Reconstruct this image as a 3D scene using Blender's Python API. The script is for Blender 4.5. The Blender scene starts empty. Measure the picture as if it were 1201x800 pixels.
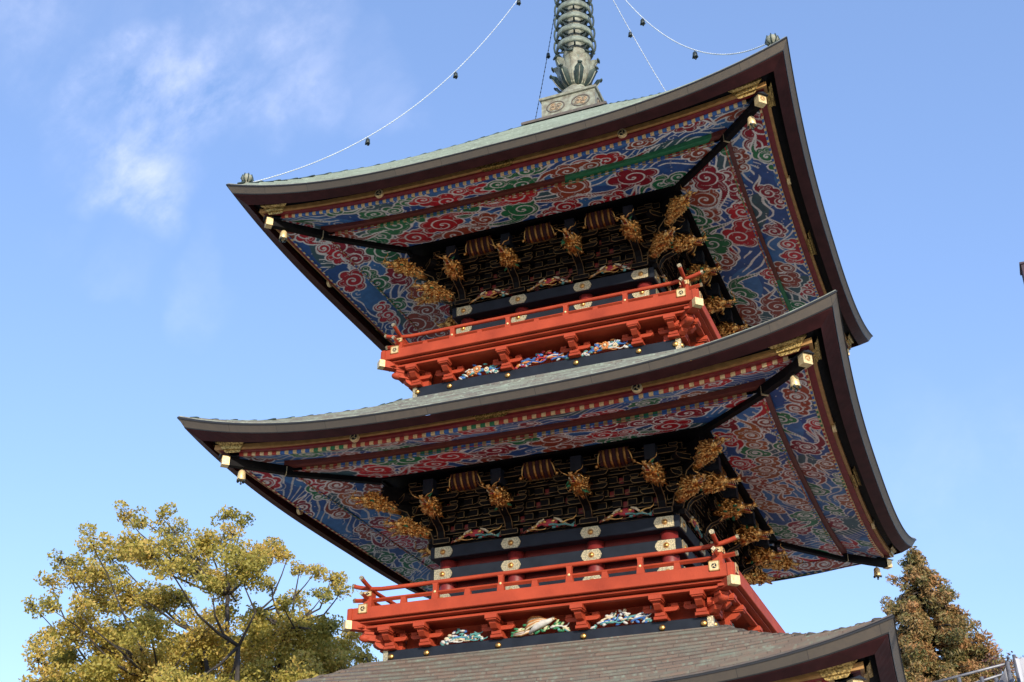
import bpy, math, random
import numpy as np
from mathutils import Vector, Matrix

# ------------------------------------------------------------------ camera, world, sun, exposure
S = bpy.context.scene
COL = S.collection
CAM = np.array([6.0503, -18.6387, 1.6026])
TILT, PAN = math.radians(29.0025), math.radians(21.9477)
F_ = np.array([-math.cos(TILT)*math.sin(PAN), math.cos(TILT)*math.cos(PAN), math.sin(TILT)])
R_ = np.array([math.cos(PAN), math.sin(PAN), 0.0])
U_ = np.cross(R_, F_)
FPX = 1408.37
cd = bpy.data.cameras.new('camera'); cam = bpy.data.objects.new('camera', cd); COL.objects.link(cam)
cam.location = CAM
cam.rotation_euler = Matrix((R_, U_, -F_)).transposed().to_euler()
cd.sensor_fit = 'HORIZONTAL'; cd.sensor_width = 36; cd.lens = 36*FPX/1201
cd.clip_start = 0.1; cd.clip_end = 5000
S.camera = cam

SUN_EL, SUN_AZ = math.radians(20.0), math.radians(146.0)      # azimuth from +Y towards +X
sdir = Vector((math.sin(SUN_AZ)*math.cos(SUN_EL), math.cos(SUN_AZ)*math.cos(SUN_EL), math.sin(SUN_EL)))
sl = bpy.data.lights.new('sun', 'SUN'); sl.energy = 2.7; sl.angle = math.radians(0.5); sl.color = (1.0, 0.90, 0.76)
so = bpy.data.objects.new('sun', sl); COL.objects.link(so)
so.rotation_euler = (-sdir).to_track_quat('-Z', 'Y').to_euler()

def px_dir(x, y):
    d = F_ + R_*(x-600.5)/FPX + U_*(400-y)/FPX
    return d/np.linalg.norm(d)
def px_at(x, y, dist):                     # horizontal distance from the camera
    d = px_dir(x, y); return CAM + d*dist/math.hypot(d[0], d[1])

W = bpy.data.worlds.new('World'); S.world = W; W.use_nodes = True
nt = W.node_tree; N = nt.nodes; L = nt.links; N.clear()
sky = N.new('ShaderNodeTexSky'); sky.sky_type = 'NISHITA'; sky.sun_disc = False
sky.sun_elevation = SUN_EL; sky.sun_rotation = SUN_AZ % (2*math.pi)
sky.air_density = 1.3; sky.dust_density = 0.8; sky.ozone_density = 3.0
bg = N.new('ShaderNodeBackground'); bg.inputs[1].default_value = 0.15
out = N.new('ShaderNodeOutputWorld')
tc = N.new('ShaderNodeTexCoord')
# thin wisps of cloud round one direction of the sky
def vmath(op, a, b=None):
    n = N.new('ShaderNodeVectorMath'); n.operation = op
    L.new(a, n.inputs[0])
    if b is not None:
        if isinstance(b, tuple): n.inputs[1].default_value = b
        else: L.new(b, n.inputs[1])
    return n
def fm(op, a, b=None, clamp=False):
    n = N.new('ShaderNodeMath'); n.operation = op; n.use_clamp = clamp
    for i, v in enumerate((a, b)):
        if v is None: continue
        if isinstance(v, (int, float)): n.inputs[i].default_value = v
        else: L.new(v, n.inputs[i])
    return n.outputs[0]
dirn = vmath('NORMALIZE', tc.outputs['Generated']).outputs[0]
wn = N.new('ShaderNodeTexNoise'); L.new(dirn, wn.inputs['Vector']); wn.inputs['Scale'].default_value = 9; wn.inputs['Detail'].default_value = 5
wv = vmath('SCALE', vmath('SUBTRACT', wn.outputs['Color'], (.5, .5, .5)).outputs[0]); wv.inputs['Scale'].default_value = .17
dirw = vmath('NORMALIZE', vmath('ADD', dirn, wv.outputs[0]).outputs[0]).outputs[0]
def blob(px, py, inner, outer):
    d = px_dir(px, py)
    dt = vmath('DOT_PRODUCT', dirw, tuple(d)).outputs['Value']
    mr = N.new('ShaderNodeMapRange'); mr.interpolation_type = 'SMOOTHERSTEP'
    L.new(dt, mr.inputs[0]); mr.inputs[1].default_value = math.cos(math.radians(outer)); mr.inputs[2].default_value = math.cos(math.radians(inner))
    return mr.outputs[0]
mask = None
for px, py, i, o, k in ((205, 115, 0.0, 5.0, 1.0), (165, 175, 0, 4.5, 1.0), (320, 40, 0, 5.5, .55), (90, 40, 0, 6, .4), (430, 95, 0, 3, .25), (115, 295, 0, 2.4, .20), (240, 326, 0, 2.6, .22), (280, 75, 0, 4.0, .6), (1120, 560, 0, 6, .22)):
    b = fm('MULTIPLY', blob(px, py, i, o), k)
    mask = b if mask is None else fm('MAXIMUM', mask, b)
mp = N.new('ShaderNodeMapping'); L.new(dirn, mp.inputs[0])
mp.inputs['Rotation'].default_value = (0.4, 0.9, 0.5); mp.inputs['Scale'].default_value = (1.0, 2.0, 1.0)
ns = N.new('ShaderNodeTexNoise'); L.new(mp.outputs[0], ns.inputs['Vector'])
ns.inputs['Scale'].default_value = 8; ns.inputs['Detail'].default_value = 8; ns.inputs['Roughness'].default_value = .60; ns.inputs['Distortion'].default_value = .2
mr = N.new('ShaderNodeMapRange'); L.new(ns.outputs[0], mr.inputs[0]); mr.inputs[1].default_value = .33; mr.inputs[2].default_value = .68
ns2 = N.new('ShaderNodeTexNoise'); L.new(dirn, ns2.inputs['Vector']); ns2.inputs['Scale'].default_value = 14; ns2.inputs['Detail'].default_value = 6; ns2.inputs['Roughness'].default_value = .62
mr2 = N.new('ShaderNodeMapRange'); mr2.interpolation_type = 'SMOOTHSTEP'; L.new(ns2.outputs[0], mr2.inputs[0]); mr2.inputs[1].default_value = .34; mr2.inputs[2].default_value = .68
cl = fm('MULTIPLY', fm('MULTIPLY', mr.outputs[0], fm('POWER', mask, 1.3)), fm('ADD', fm('MULTIPLY', mr2.outputs[0], .75), .25))
cl = fm('MULTIPLY', cl, 0.50, True)
gm = N.new('ShaderNodeMix'); gm.data_type = 'RGBA'; gm.blend_type = 'MULTIPLY'; gm.inputs[0].default_value = 1.0
L.new(sky.outputs[0], gm.inputs[6]); gm.inputs[7].default_value = (1.06, 1.05, 1.20, 1)
mx = N.new('ShaderNodeMix'); mx.data_type = 'RGBA'
hz = N.new('ShaderNodeMix'); hz.data_type = 'RGBA'; hz.inputs[0].default_value = .38      # thin even veil of high haze
L.new(gm.outputs[2], hz.inputs[6]); hz.inputs[7].default_value = (1.28, 2.02, 3.85, 1)
L.new(cl, mx.inputs[0]); L.new(hz.outputs[2], mx.inputs[6]); mx.inputs[7].default_value = (6.6, 6.4, 7.2, 1)
L.new(mx.outputs[2], bg.inputs[0]); L.new(bg.outputs[0], out.inputs[0])
S.view_settings.view_transform = 'Standard'; S.view_settings.look = 'None'
S.view_settings.exposure = 0.75; S.view_settings.gamma = 1.0
S.render.engine = 'CYCLES'

# ------------------------------------------------------------------ materials
M = {}
def mat(name, c, rough=.6, metal=0., var=.25, scale=6., c2=None, bump=0., bscale=40., spec=.5, lo=.35, hi=.65):
    m = bpy.data.materials.new(name); m.use_nodes = True
    n = m.node_tree.nodes; l = m.node_tree.links
    b = n['Principled BSDF']; b.inputs['Roughness'].default_value = rough; b.inputs['Metallic'].default_value = metal
    b.inputs['Specular IOR Level'].default_value = spec
    t = n.new('ShaderNodeTexCoord'); x = n.new('ShaderNodeTexNoise'); l.new(t.outputs['Object'], x.inputs['Vector'])
    x.inputs['Scale'].default_value = scale; x.inputs['Detail'].default_value = 6
    r = n.new('ShaderNodeMapRange'); l.new(x.outputs[0], r.inputs[0]); r.inputs[1].default_value = lo; r.inputs[2].default_value = hi
    mi = n.new('ShaderNodeMix'); mi.data_type = 'RGBA'; l.new(r.outputs[0], mi.inputs[0])
    if c2 is None: c2 = tuple(v*(1-var) for v in c)
    mi.inputs[6].default_value = (*c, 1); mi.inputs[7].default_value = (*c2, 1)
    l.new(mi.outputs[2], b.inputs['Base Color'])
    if bump:
        x2 = n.new('ShaderNodeTexNoise'); l.new(t.outputs['Object'], x2.inputs['Vector']); x2.inputs['Scale'].default_value = bscale; x2.inputs['Detail'].default_value = 4
        bp = n.new('ShaderNodeBump'); bp.inputs['Strength'].default_value = bump; bp.inputs['Distance'].default_value = .01
        l.new(x2.outputs[0], bp.inputs['Height']); l.new(bp.outputs[0], b.inputs['Normal'])
    M[name] = m; return m
mat('vermilion', (.45, .068, .028), .6, c2=(.30, .042, .018), scale=2.2, lo=.3, hi=.72, bump=.25, bscale=25, spec=.22)
mat('pillar_red', (.22, .020, .018), .5, var=.25, scale=4)
mat('maroon', (.055, .014, .014), .6, var=.35, scale=5, spec=.2)
mat('lacquer', (.017, .022, .032), .5, var=.3, scale=5, spec=.2)
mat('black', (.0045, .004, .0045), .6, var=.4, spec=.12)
mat('gold', (.80, .50, .17), .36, 1., c2=(.62, .34, .10), scale=14, bump=.3, bscale=60)
mat('gold_pale', (.80, .66, .38), .42, .85, c2=(.45, .38, .24), scale=60, lo=.42, hi=.58, bump=.5, bscale=120)
mat('gold_carved', (.88, .52, .17), .34, 1., c2=(.30, .13, .04), scale=26, lo=.44, hi=.60, bump=.6, bscale=90)
mat('gold_line', (.30, .19, .075), .5, .6, c2=(.10, .06, .03), scale=7)
mat('gold_bright', (.85, .68, .36), .45, .35, c2=(.7, .5, .22), scale=30)
mat('ochre', (.50, .27, .085), .5, .25, c2=(.36, .19, .06), scale=12)
mat('paint_deep', (.20, .012, .016), .5)
mat('copper_brown', (.140, .115, .090), .6, c2=(.095, .082, .068), scale=7, bump=.2)
mat('edge_dark', (.02, .02, .02), .5)
mat('patina', (.27, .32, .25), .6, c2=(.13, .15, .12), scale=9, bump=.4)
mat('patina_dark', (.018, .035, .035), .6, c2=(.05, .08, .065), scale=12)
mat('patina_pale', (.32, .345, .265), .6, c2=(.18, .17, .125), scale=10, bump=.3)
for k, c in dict(blue=(.045, .15, .42), green=(.03, .20, .08), red=(.42, .045, .03), white=(.62, .60, .54), crimson=(.40, .03, .04), orange=(.55, .20, .05), teal=(.10, .30, .28), brown=(.15, .028, .016), cream=(.66, .55, .36), leaf=(.42, .52, .26), tan=(.40, .22, .08)).items():
    mat('paint_'+k, c, .55, var=.2, scale=15)
mat('stone', (.33, .31, .28), .8, c2=(.24, .23, .21), scale=3, bump=.4)
mat('gold_engraved', (.62, .42, .14), .42, .85, c2=(.25, .16, .05), scale=38, lo=.44, hi=.56, bump=.8, bscale=45)
mat('gold_rib', (.50, .26, .08), .38, 1., c2=(.30, .14, .04), scale=8)
mat('gilt_block', (.52, .38, .16), .5, .15, c2=(.40, .26, .10), scale=30)
mat('medallion', (.50, .33, .17), .6, .3, c2=(.28, .25, .18), scale=25)
mat('steel', (.26, .27, .29), .5, .5, c2=(.16, .16, .18), scale=10)
mat('sheet_white', (.50, .51, .55), .7, c2=(.38, .40, .46), scale=1.6)
mat('wire', (.66, .74, .78), .45, .0)
mat('bell_dark', (.035, .05, .05), .5, .3)
mat('bark', (.075, .062, .05), .9, c2=(.035, .03, .025), scale=5, bump=.6)
mat('lamp_dark', (.05, .02, .03), .5)

def roof_mat(name, c1, c2, c3, thr):
    m = bpy.data.materials.new(name); m.use_nodes = True
    n = m.node_tree.nodes; l = m.node_tree.links; b = n['Principled BSDF']; b.inputs['Roughness'].default_value = .55
    uv = n.new('ShaderNodeUVMap')
    br = n.new('ShaderNodeTexBrick'); l.new(uv.outputs[0], br.inputs['Vector'])
    br.inputs['Scale'].default_value = 1; br.inputs['Brick Width'].default_value = .36; br.inputs['Row Height'].default_value = .17
    br.inputs['Mortar Size'].default_value = .006; br.inputs['Bias'].default_value = 0
    br.inputs['Color1'].default_value = (*c1, 1); br.inputs['Color2'].default_value = (*c2, 1); br.inputs['Mortar'].default_value = (*[v*.45 for v in c1], 1)
    mp = n.new('ShaderNodeMapping'); l.new(uv.outputs[0], mp.inputs[0]); mp.inputs['Scale'].default_value = (1.2, 6, 1)
    x = n.new('ShaderNodeTexNoise'); l.new(mp.outputs[0], x.inputs['Vector']); x.inputs['Scale'].default_value = 1.6; x.inputs['Detail'].default_value = 7; x.inputs['Roughness'].default_value = .65
    r = n.new('ShaderNodeMapRange'); l.new(x.outputs[0], r.inputs[0]); r.inputs[1].default_value = thr-.1; r.inputs[2].default_value = thr+.14
    mi = n.new('ShaderNodeMix'); mi.data_type = 'RGBA'; l.new(r.outputs[0], mi.inputs[0]); l.new(br.outputs[0], mi.inputs[6]); mi.inputs[7].default_value = (*c3, 1)
    x2 = n.new('ShaderNodeTexNoise'); l.new(uv.outputs[0], x2.inputs['Vector']); x2.inputs['Scale'].default_value = 11; x2.inputs['Detail'].default_value = 5
    r2 = n.new('ShaderNodeMapRange'); l.new(x2.outputs[0], r2.inputs[0]); r2.inputs[1].default_value = .56; r2.inputs[2].default_value = .72
    mi2 = n.new('ShaderNodeMix'); mi2.data_type = 'RGBA'; l.new(r2.outputs[0], mi2.inputs[0]); l.new(mi.outputs[2], mi2.inputs[6]); mi2.inputs[7].default_value = (*[v*1.35 for v in c3], 1)
    l.new(mi2.outputs[2], b.inputs['Base Color'])
    bp = n.new('ShaderNodeBump'); bp.inputs['Strength'].default_value = .5; bp.inputs['Distance'].default_value = .01; l.new(br.outputs['Fac'], bp.inputs['Height']); bp.invert = True
    l.new(bp.outputs[0], b.inputs['Normal']); M[name] = m
def band_mat():
    m = bpy.data.materials.new('copper_band'); m.use_nodes = True; n = m.node_tree.nodes; l = m.node_tree.links; b = n['Principled BSDF']; b.inputs['Roughness'].default_value = .58
    uv = n.new('ShaderNodeUVMap'); br = n.new('ShaderNodeTexBrick'); l.new(uv.outputs[0], br.inputs['Vector']); br.inputs['Scale'].default_value = 1
    br.inputs['Brick Width'].default_value = .82; br.inputs['Row Height'].default_value = 40.; br.inputs['Mortar Size'].default_value = .004; br.offset = 0
    br.inputs['Color1'].default_value = (.112, .092, .070, 1); br.inputs['Color2'].default_value = (.092, .080, .064, 1); br.inputs['Mortar'].default_value = (.04, .035, .03, 1)
    t = n.new('ShaderNodeTexCoord'); mp = n.new('ShaderNodeMapping'); l.new(t.outputs['Object'], mp.inputs[0]); mp.inputs['Scale'].default_value = (5, 5, 1.2)
    x = n.new('ShaderNodeTexNoise'); l.new(mp.outputs[0], x.inputs['Vector']); x.inputs['Scale'].default_value = 2.2; x.inputs['Detail'].default_value = 8; x.inputs['Roughness'].default_value = .7
    r = n.new('ShaderNodeMapRange'); l.new(x.outputs[0], r.inputs[0]); r.inputs[1].default_value = .45; r.inputs[2].default_value = .75; r.inputs[4].default_value = .7
    mi = n.new('ShaderNodeMix'); mi.data_type = 'RGBA'; l.new(r.outputs[0], mi.inputs[0]); l.new(br.outputs[0], mi.inputs[6]); mi.inputs[7].default_value = (.075, .066, .058, 1)
    l.new(mi.outputs[2], b.inputs['Base Color']); M['copper_band'] = m
band_mat()
roof_mat('roof_green', (.22, .26, .20), (.19, .22, .18), (.27, .33, .26), .47)
roof_mat('roof_grey', (.17, .155, .125), (.14, .13, .115), (.24, .29, .23), .52)
roof_mat('roof_brown', (.175, .122, .086), (.135, .10, .074), (.145, .165, .125), .55)

m = bpy.data.materials.new('painted_board'); m.use_nodes = True; n = m.node_tree.nodes; l = m.node_tree.links
at = n.new('ShaderNodeVertexColor'); at.layer_name = 'paint'
tcn = n.new('ShaderNodeTexCoord'); nx = n.new('ShaderNodeTexNoise'); l.new(tcn.outputs['Object'], nx.inputs['Vector']); nx.inputs['Scale'].default_value = 9; nx.inputs['Detail'].default_value = 6
rr = n.new('ShaderNodeMapRange'); l.new(nx.outputs[0], rr.inputs[0]); rr.inputs[1].default_value = .3; rr.inputs[2].default_value = .7; rr.inputs[3].default_value = .75; rr.inputs[4].default_value = 1.1
vm = n.new('ShaderNodeVectorMath'); vm.operation = 'SCALE'; l.new(at.outputs[0], vm.inputs[0]); l.new(rr.outputs[0], vm.inputs['Scale'])
l.new(vm.outputs[0], n['Principled BSDF'].inputs['Base Color']); n['Principled BSDF'].inputs['Roughness'].default_value = .5
M['painted_board'] = m

def leaf_mat(name, cs, rough=.6, trans=.42):
    m = bpy.data.materials.new(name); m.use_nodes = True
    n = m.node_tree.nodes; l = m.node_tree.links
    b = n['Principled BSDF']; b.inputs['Roughness'].default_value = rough
    a = n.new('ShaderNodeVertexColor'); a.layer_name = 'leaf'
    cr = n.new('ShaderNodeValToRGB'); l.new(a.outputs[0], cr.inputs[0])
    e = cr.color_ramp.elements; e[0].color = (*cs[0], 1); e[1].color = (*cs[-1], 1)
    for i, c in enumerate(cs[1:-1]): x = e.new((i+1)/(len(cs)-1)); x.color = (*c, 1)
    l.new(cr.outputs[0], b.inputs['Base Color'])
    tr = n.new('ShaderNodeBsdfTranslucent'); l.new(cr.outputs[0], tr.inputs[0])
    ms = n.new('ShaderNodeMixShader'); ms.inputs[0].default_value = trans
    l.new(b.outputs[0], ms.inputs[1]); l.new(tr.outputs[0], ms.inputs[2]); l.new(ms.outputs[0], n['Material Output'].inputs[0])
    M[name] = m
leaf_mat('leaf_olive', [(.10, .12, .03), (.33, .31, .06), (.56, .46, .10), (.66, .45, .12)])
leaf_mat('leaf_cedar', [(.055, .085, .025), (.18, .16, .05), (.34, .22, .08), (.43, .21, .08)], trans=.2)
leaf_mat('leaf_red', [(.10, .04, .04), (.22, .07, .06), (.20, .12, .10)])

# ------------------------------------------------------------------ mesh builder
BOW = [None]           # the eaves bow inwards in plan: f(distance from axis) -> metres at mid-side
def bowed(d, t): return d if BOW[0] is None else d-BOW[0](d)*(1-abs(t)**2.5)
class MB:
    def __init__(s): s.v = []; s.f = []; s.m = []; s.mats = []; s.uv = {}; s.smooth = []
    def mi(s, name):
        if name not in s.mats: s.mats.append(name)
        return s.mats.index(name)
    def add(s, vs, fs, m, sm=False):
        o = len(s.v); s.v += [tuple(map(float, p)) for p in vs]; k = s.mi(m)
        for f in fs: s.f.append(tuple(i+o for i in f)); s.m.append(k); s.smooth.append(sm)
        return o
    def box(s, x0, x1, y0, y1, z0, z1, m):
        s.add([(x, y, z) for z in (z0, z1) for y in (y0, y1) for x in (x0, x1)],
              [(0, 2, 3, 1), (4, 5, 7, 6), (0, 1, 5, 4), (2, 6, 7, 3), (0, 4, 6, 2), (1, 3, 7, 5)], m)
    def bbox(s, x0, x1, y0, y1, z0, z1, m, b=.006):   # box with chamfered front (-y) edges
        s.add([(x0, y1, z0), (x1, y1, z0), (x1, y1, z1), (x0, y1, z1), (x0, y0+b, z0), (x1, y0+b, z0), (x1, y0+b, z1), (x0, y0+b, z1),
               (x0+b, y0, z0+b), (x1-b, y0, z0+b), (x1-b, y0, z1-b), (x0+b, y0, z1-b)],
              [(0, 3, 2, 1), (0, 1, 5, 4), (1, 2, 6, 5), (2, 3, 7, 6), (3, 0, 4, 7), (4, 5, 9, 8), (5, 6, 10, 9), (6, 7, 11, 10), (7, 4, 8, 11), (8, 9, 10, 11)], m)
    def tube(s, pts, rs, m, n=8, sm=True, cap=True):
        pts = [Vector(p) for p in pts]; K = len(pts)
        if isinstance(rs, (int, float)): rs = [rs]*K
        vs = []; up = None
        for i, p in enumerate(pts):
            t = (pts[min(i+1, K-1)]-pts[max(i-1, 0)]).normalized()
            if up is None: up = Vector((0, 0, 1)) if abs(t.z) < .9 else Vector((1, 0, 0))
            a = t.cross(up).normalized(); b = a.cross(t).normalized(); up = b
            for j in range(n):
                th = 2*math.pi*j/n; vs.append(p + (a*math.cos(th)+b*math.sin(th))*rs[i])
        fs = [(i*n+j, i*n+(j+1) % n, (i+1)*n+(j+1) % n, (i+1)*n+j) for i in range(K-1) for j in range(n)]
        if cap: fs += [tuple(range(n-1, -1, -1)), tuple((K-1)*n+j for j in range(n))]
        s.add(vs, fs, m, sm)
    def lathe(s, prof, m, n=24, c=(0, 0, 0), sm=True):
        vs = [(c[0]+r*math.cos(2*math.pi*j/n), c[1]+r*math.sin(2*math.pi*j/n), c[2]+z) for r, z in prof for j in range(n)]
        fs = [(i*n+j, i*n+(j+1) % n, (i+1)*n+(j+1) % n, (i+1)*n+j) for i in range(len(prof)-1) for j in range(n)]
        fs += [tuple(range(n-1, -1, -1)), tuple((len(prof)-1)*n+j for j in range(n))]
        s.add(vs, fs, m, sm)
    def ell(s, c, r, m, n=10, rot=None):
        vs = []; fs = []; K = max(4, n//2+1)
        for i in range(K+1):
            ph = math.pi*i/K
            for j in range(n):
                th = 2*math.pi*j/n
                v = Vector((r[0]*math.sin(ph)*math.cos(th), r[1]*math.sin(ph)*math.sin(th), r[2]*math.cos(ph)))
                if rot is not None: v = rot @ v
                vs.append(v+Vector(c))
        fs = [(i*n+j, (i+1)*n+j, (i+1)*n+(j+1) % n, i*n+(j+1) % n) for i in range(K) for j in range(n)]
        s.add(vs, fs, m, True)
    def prism(s, poly, y0, y1, m):     # polygon in x,z (counter-clockwise seen from -y) extruded along y
        n = len(poly)
        vs = [(x, y0, z) for x, z in poly]+[(x, y1, z) for x, z in poly]
        s.add(vs, [tuple(range(n)), tuple(range(2*n-1, n-1, -1))]+[(i, n+i, n+(i+1) % n, (i+1) % n) for i in range(n)], m)
    def prism_x(s, poly, x0, x1, m):   # polygon in y,z extruded along x
        n = len(poly)
        vs = [(x0, y, z) for y, z in poly]+[(x1, y, z) for y, z in poly]
        s.add(vs, [tuple(range(n)), tuple(range(2*n-1, n-1, -1))]+[(i, n+i, n+(i+1) % n, (i+1) % n) for i in range(n)], m)
    def outline(s, poly, y, w, m, d=.004, closed=True):   # thin raised line round a polygon on the plane y
        n = len(poly)
        for i in range(n if closed else n-1):
            a = Vector((poly[i][0], 0, poly[i][1])); b = Vector((poly[(i+1) % n][0], 0, poly[(i+1) % n][1]))
            t = (b-a)
            if t.length < 1e-5: continue
            t.normalize(); q = Vector((-t.z, 0, t.x))*w
            vs = [a, b, b+q, a+q]
            s.add([(p.x, y-d, p.z) for p in vs]+[(p.x, y+.002, p.z) for p in vs],
                  [(0, 1, 2, 3), (0, 4, 5, 1), (1, 5, 6, 2), (2, 6, 7, 3), (3, 7, 4, 0)], m)
    def sweep(s, prof, m, nt_=48, t0=-1, t1=1, pw=3.2, four=False, close=False, sm=False):
        # prof: [(dist from axis, z, lift)], point = (t*dist, -dist, z+lift*|t|^pw)
        ts = np.linspace(t0, t1, nt_+1); K = len(prof); ms = m if isinstance(m, list) else [m]*(K-1)
        for rot in (range(4) if four else (0,)):
            ca, sa = [(1, 0), (0, 1), (-1, 0), (0, -1)][rot]
            o = len(s.v)
            for t in ts:
                for d, z, lf in prof:
                    x, y = t*d, -bowed(d, t)
                    s.v.append((float(x*ca-y*sa), float(x*sa+y*ca), float(z+lf*abs(t)**pw)))
                    s.uv[len(s.v)-1] = (float(t*d), float(d))
            for i in range(nt_):
                for j in range(K-1):
                    s.f.append((o+i*K+j, o+i*K+j+1, o+(i+1)*K+j+1, o+(i+1)*K+j)); s.m.append(s.mi(ms[j])); s.smooth.append(sm)
    def rotated4(s):
        base = (list(s.v), list(s.f), list(s.m), list(s.smooth))
        for ca, sa in ((0, 1), (-1, 0), (0, -1)):
            o = len(s.v)
            s.v += [(x*ca-y*sa, x*sa+y*ca, z) for x, y, z in base[0]]
            s.f += [tuple(i+o for i in f) for f in base[1]]; s.m += base[2]; s.smooth += base[3]
    def build(s, name, parent=None, loc=(0, 0, 0), rz=0., label=None):
        me = bpy.data.meshes.new(name); me.from_pydata(s.v, [], s.f)
        for k in s.mats: me.materials.append(M[k])
        me.polygons.foreach_set('material_index', s.m)
        me.polygons.foreach_set('use_smooth', s.smooth)
        if s.uv:
            u = me.uv_layers.new(name='UVMap')
            li = np.zeros(len(me.loops), int); me.loops.foreach_get('vertex_index', li)
            arr = np.array([s.uv.get(i, (0, 0)) for i in range(len(s.v))])[li]
            u.data.foreach_set('uv', arr.ravel())
        me.update()
        o = bpy.data.objects.new(name, me); COL.objects.link(o)
        o.parent = parent; o.location = loc; o.rotation_euler = (0, 0, rz)
        if label: o['label'] = label
        return o
def dup(o, parent, loc=None, rz=None, scale=None, label=None):
    c = o.copy(); COL.objects.link(c); c.parent = parent
    if loc is not None: c.location = loc
    if rz is not None: c.rotation_euler = (0, 0, rz)
    if scale: c.scale = (scale,)*3
    if label: c['label'] = label
    return c
def empty(name, label, cat, loc=(0, 0, 0), group=None):
    o = bpy.data.objects.new(name, None); COL.objects.link(o); o.location = loc; o.empty_display_size = .3
    o['label'] = label; o['category'] = cat
    if group: o['group'] = group
    return o
def tag(o, label, cat, group=None):
    o['label'] = label; o['category'] = cat
    if group: o['group'] = group
    return o
PI = math.pi
def rotp(x, y, k):
    for _ in range(k % 4): x, y = -y, x
    return x, y

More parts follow.
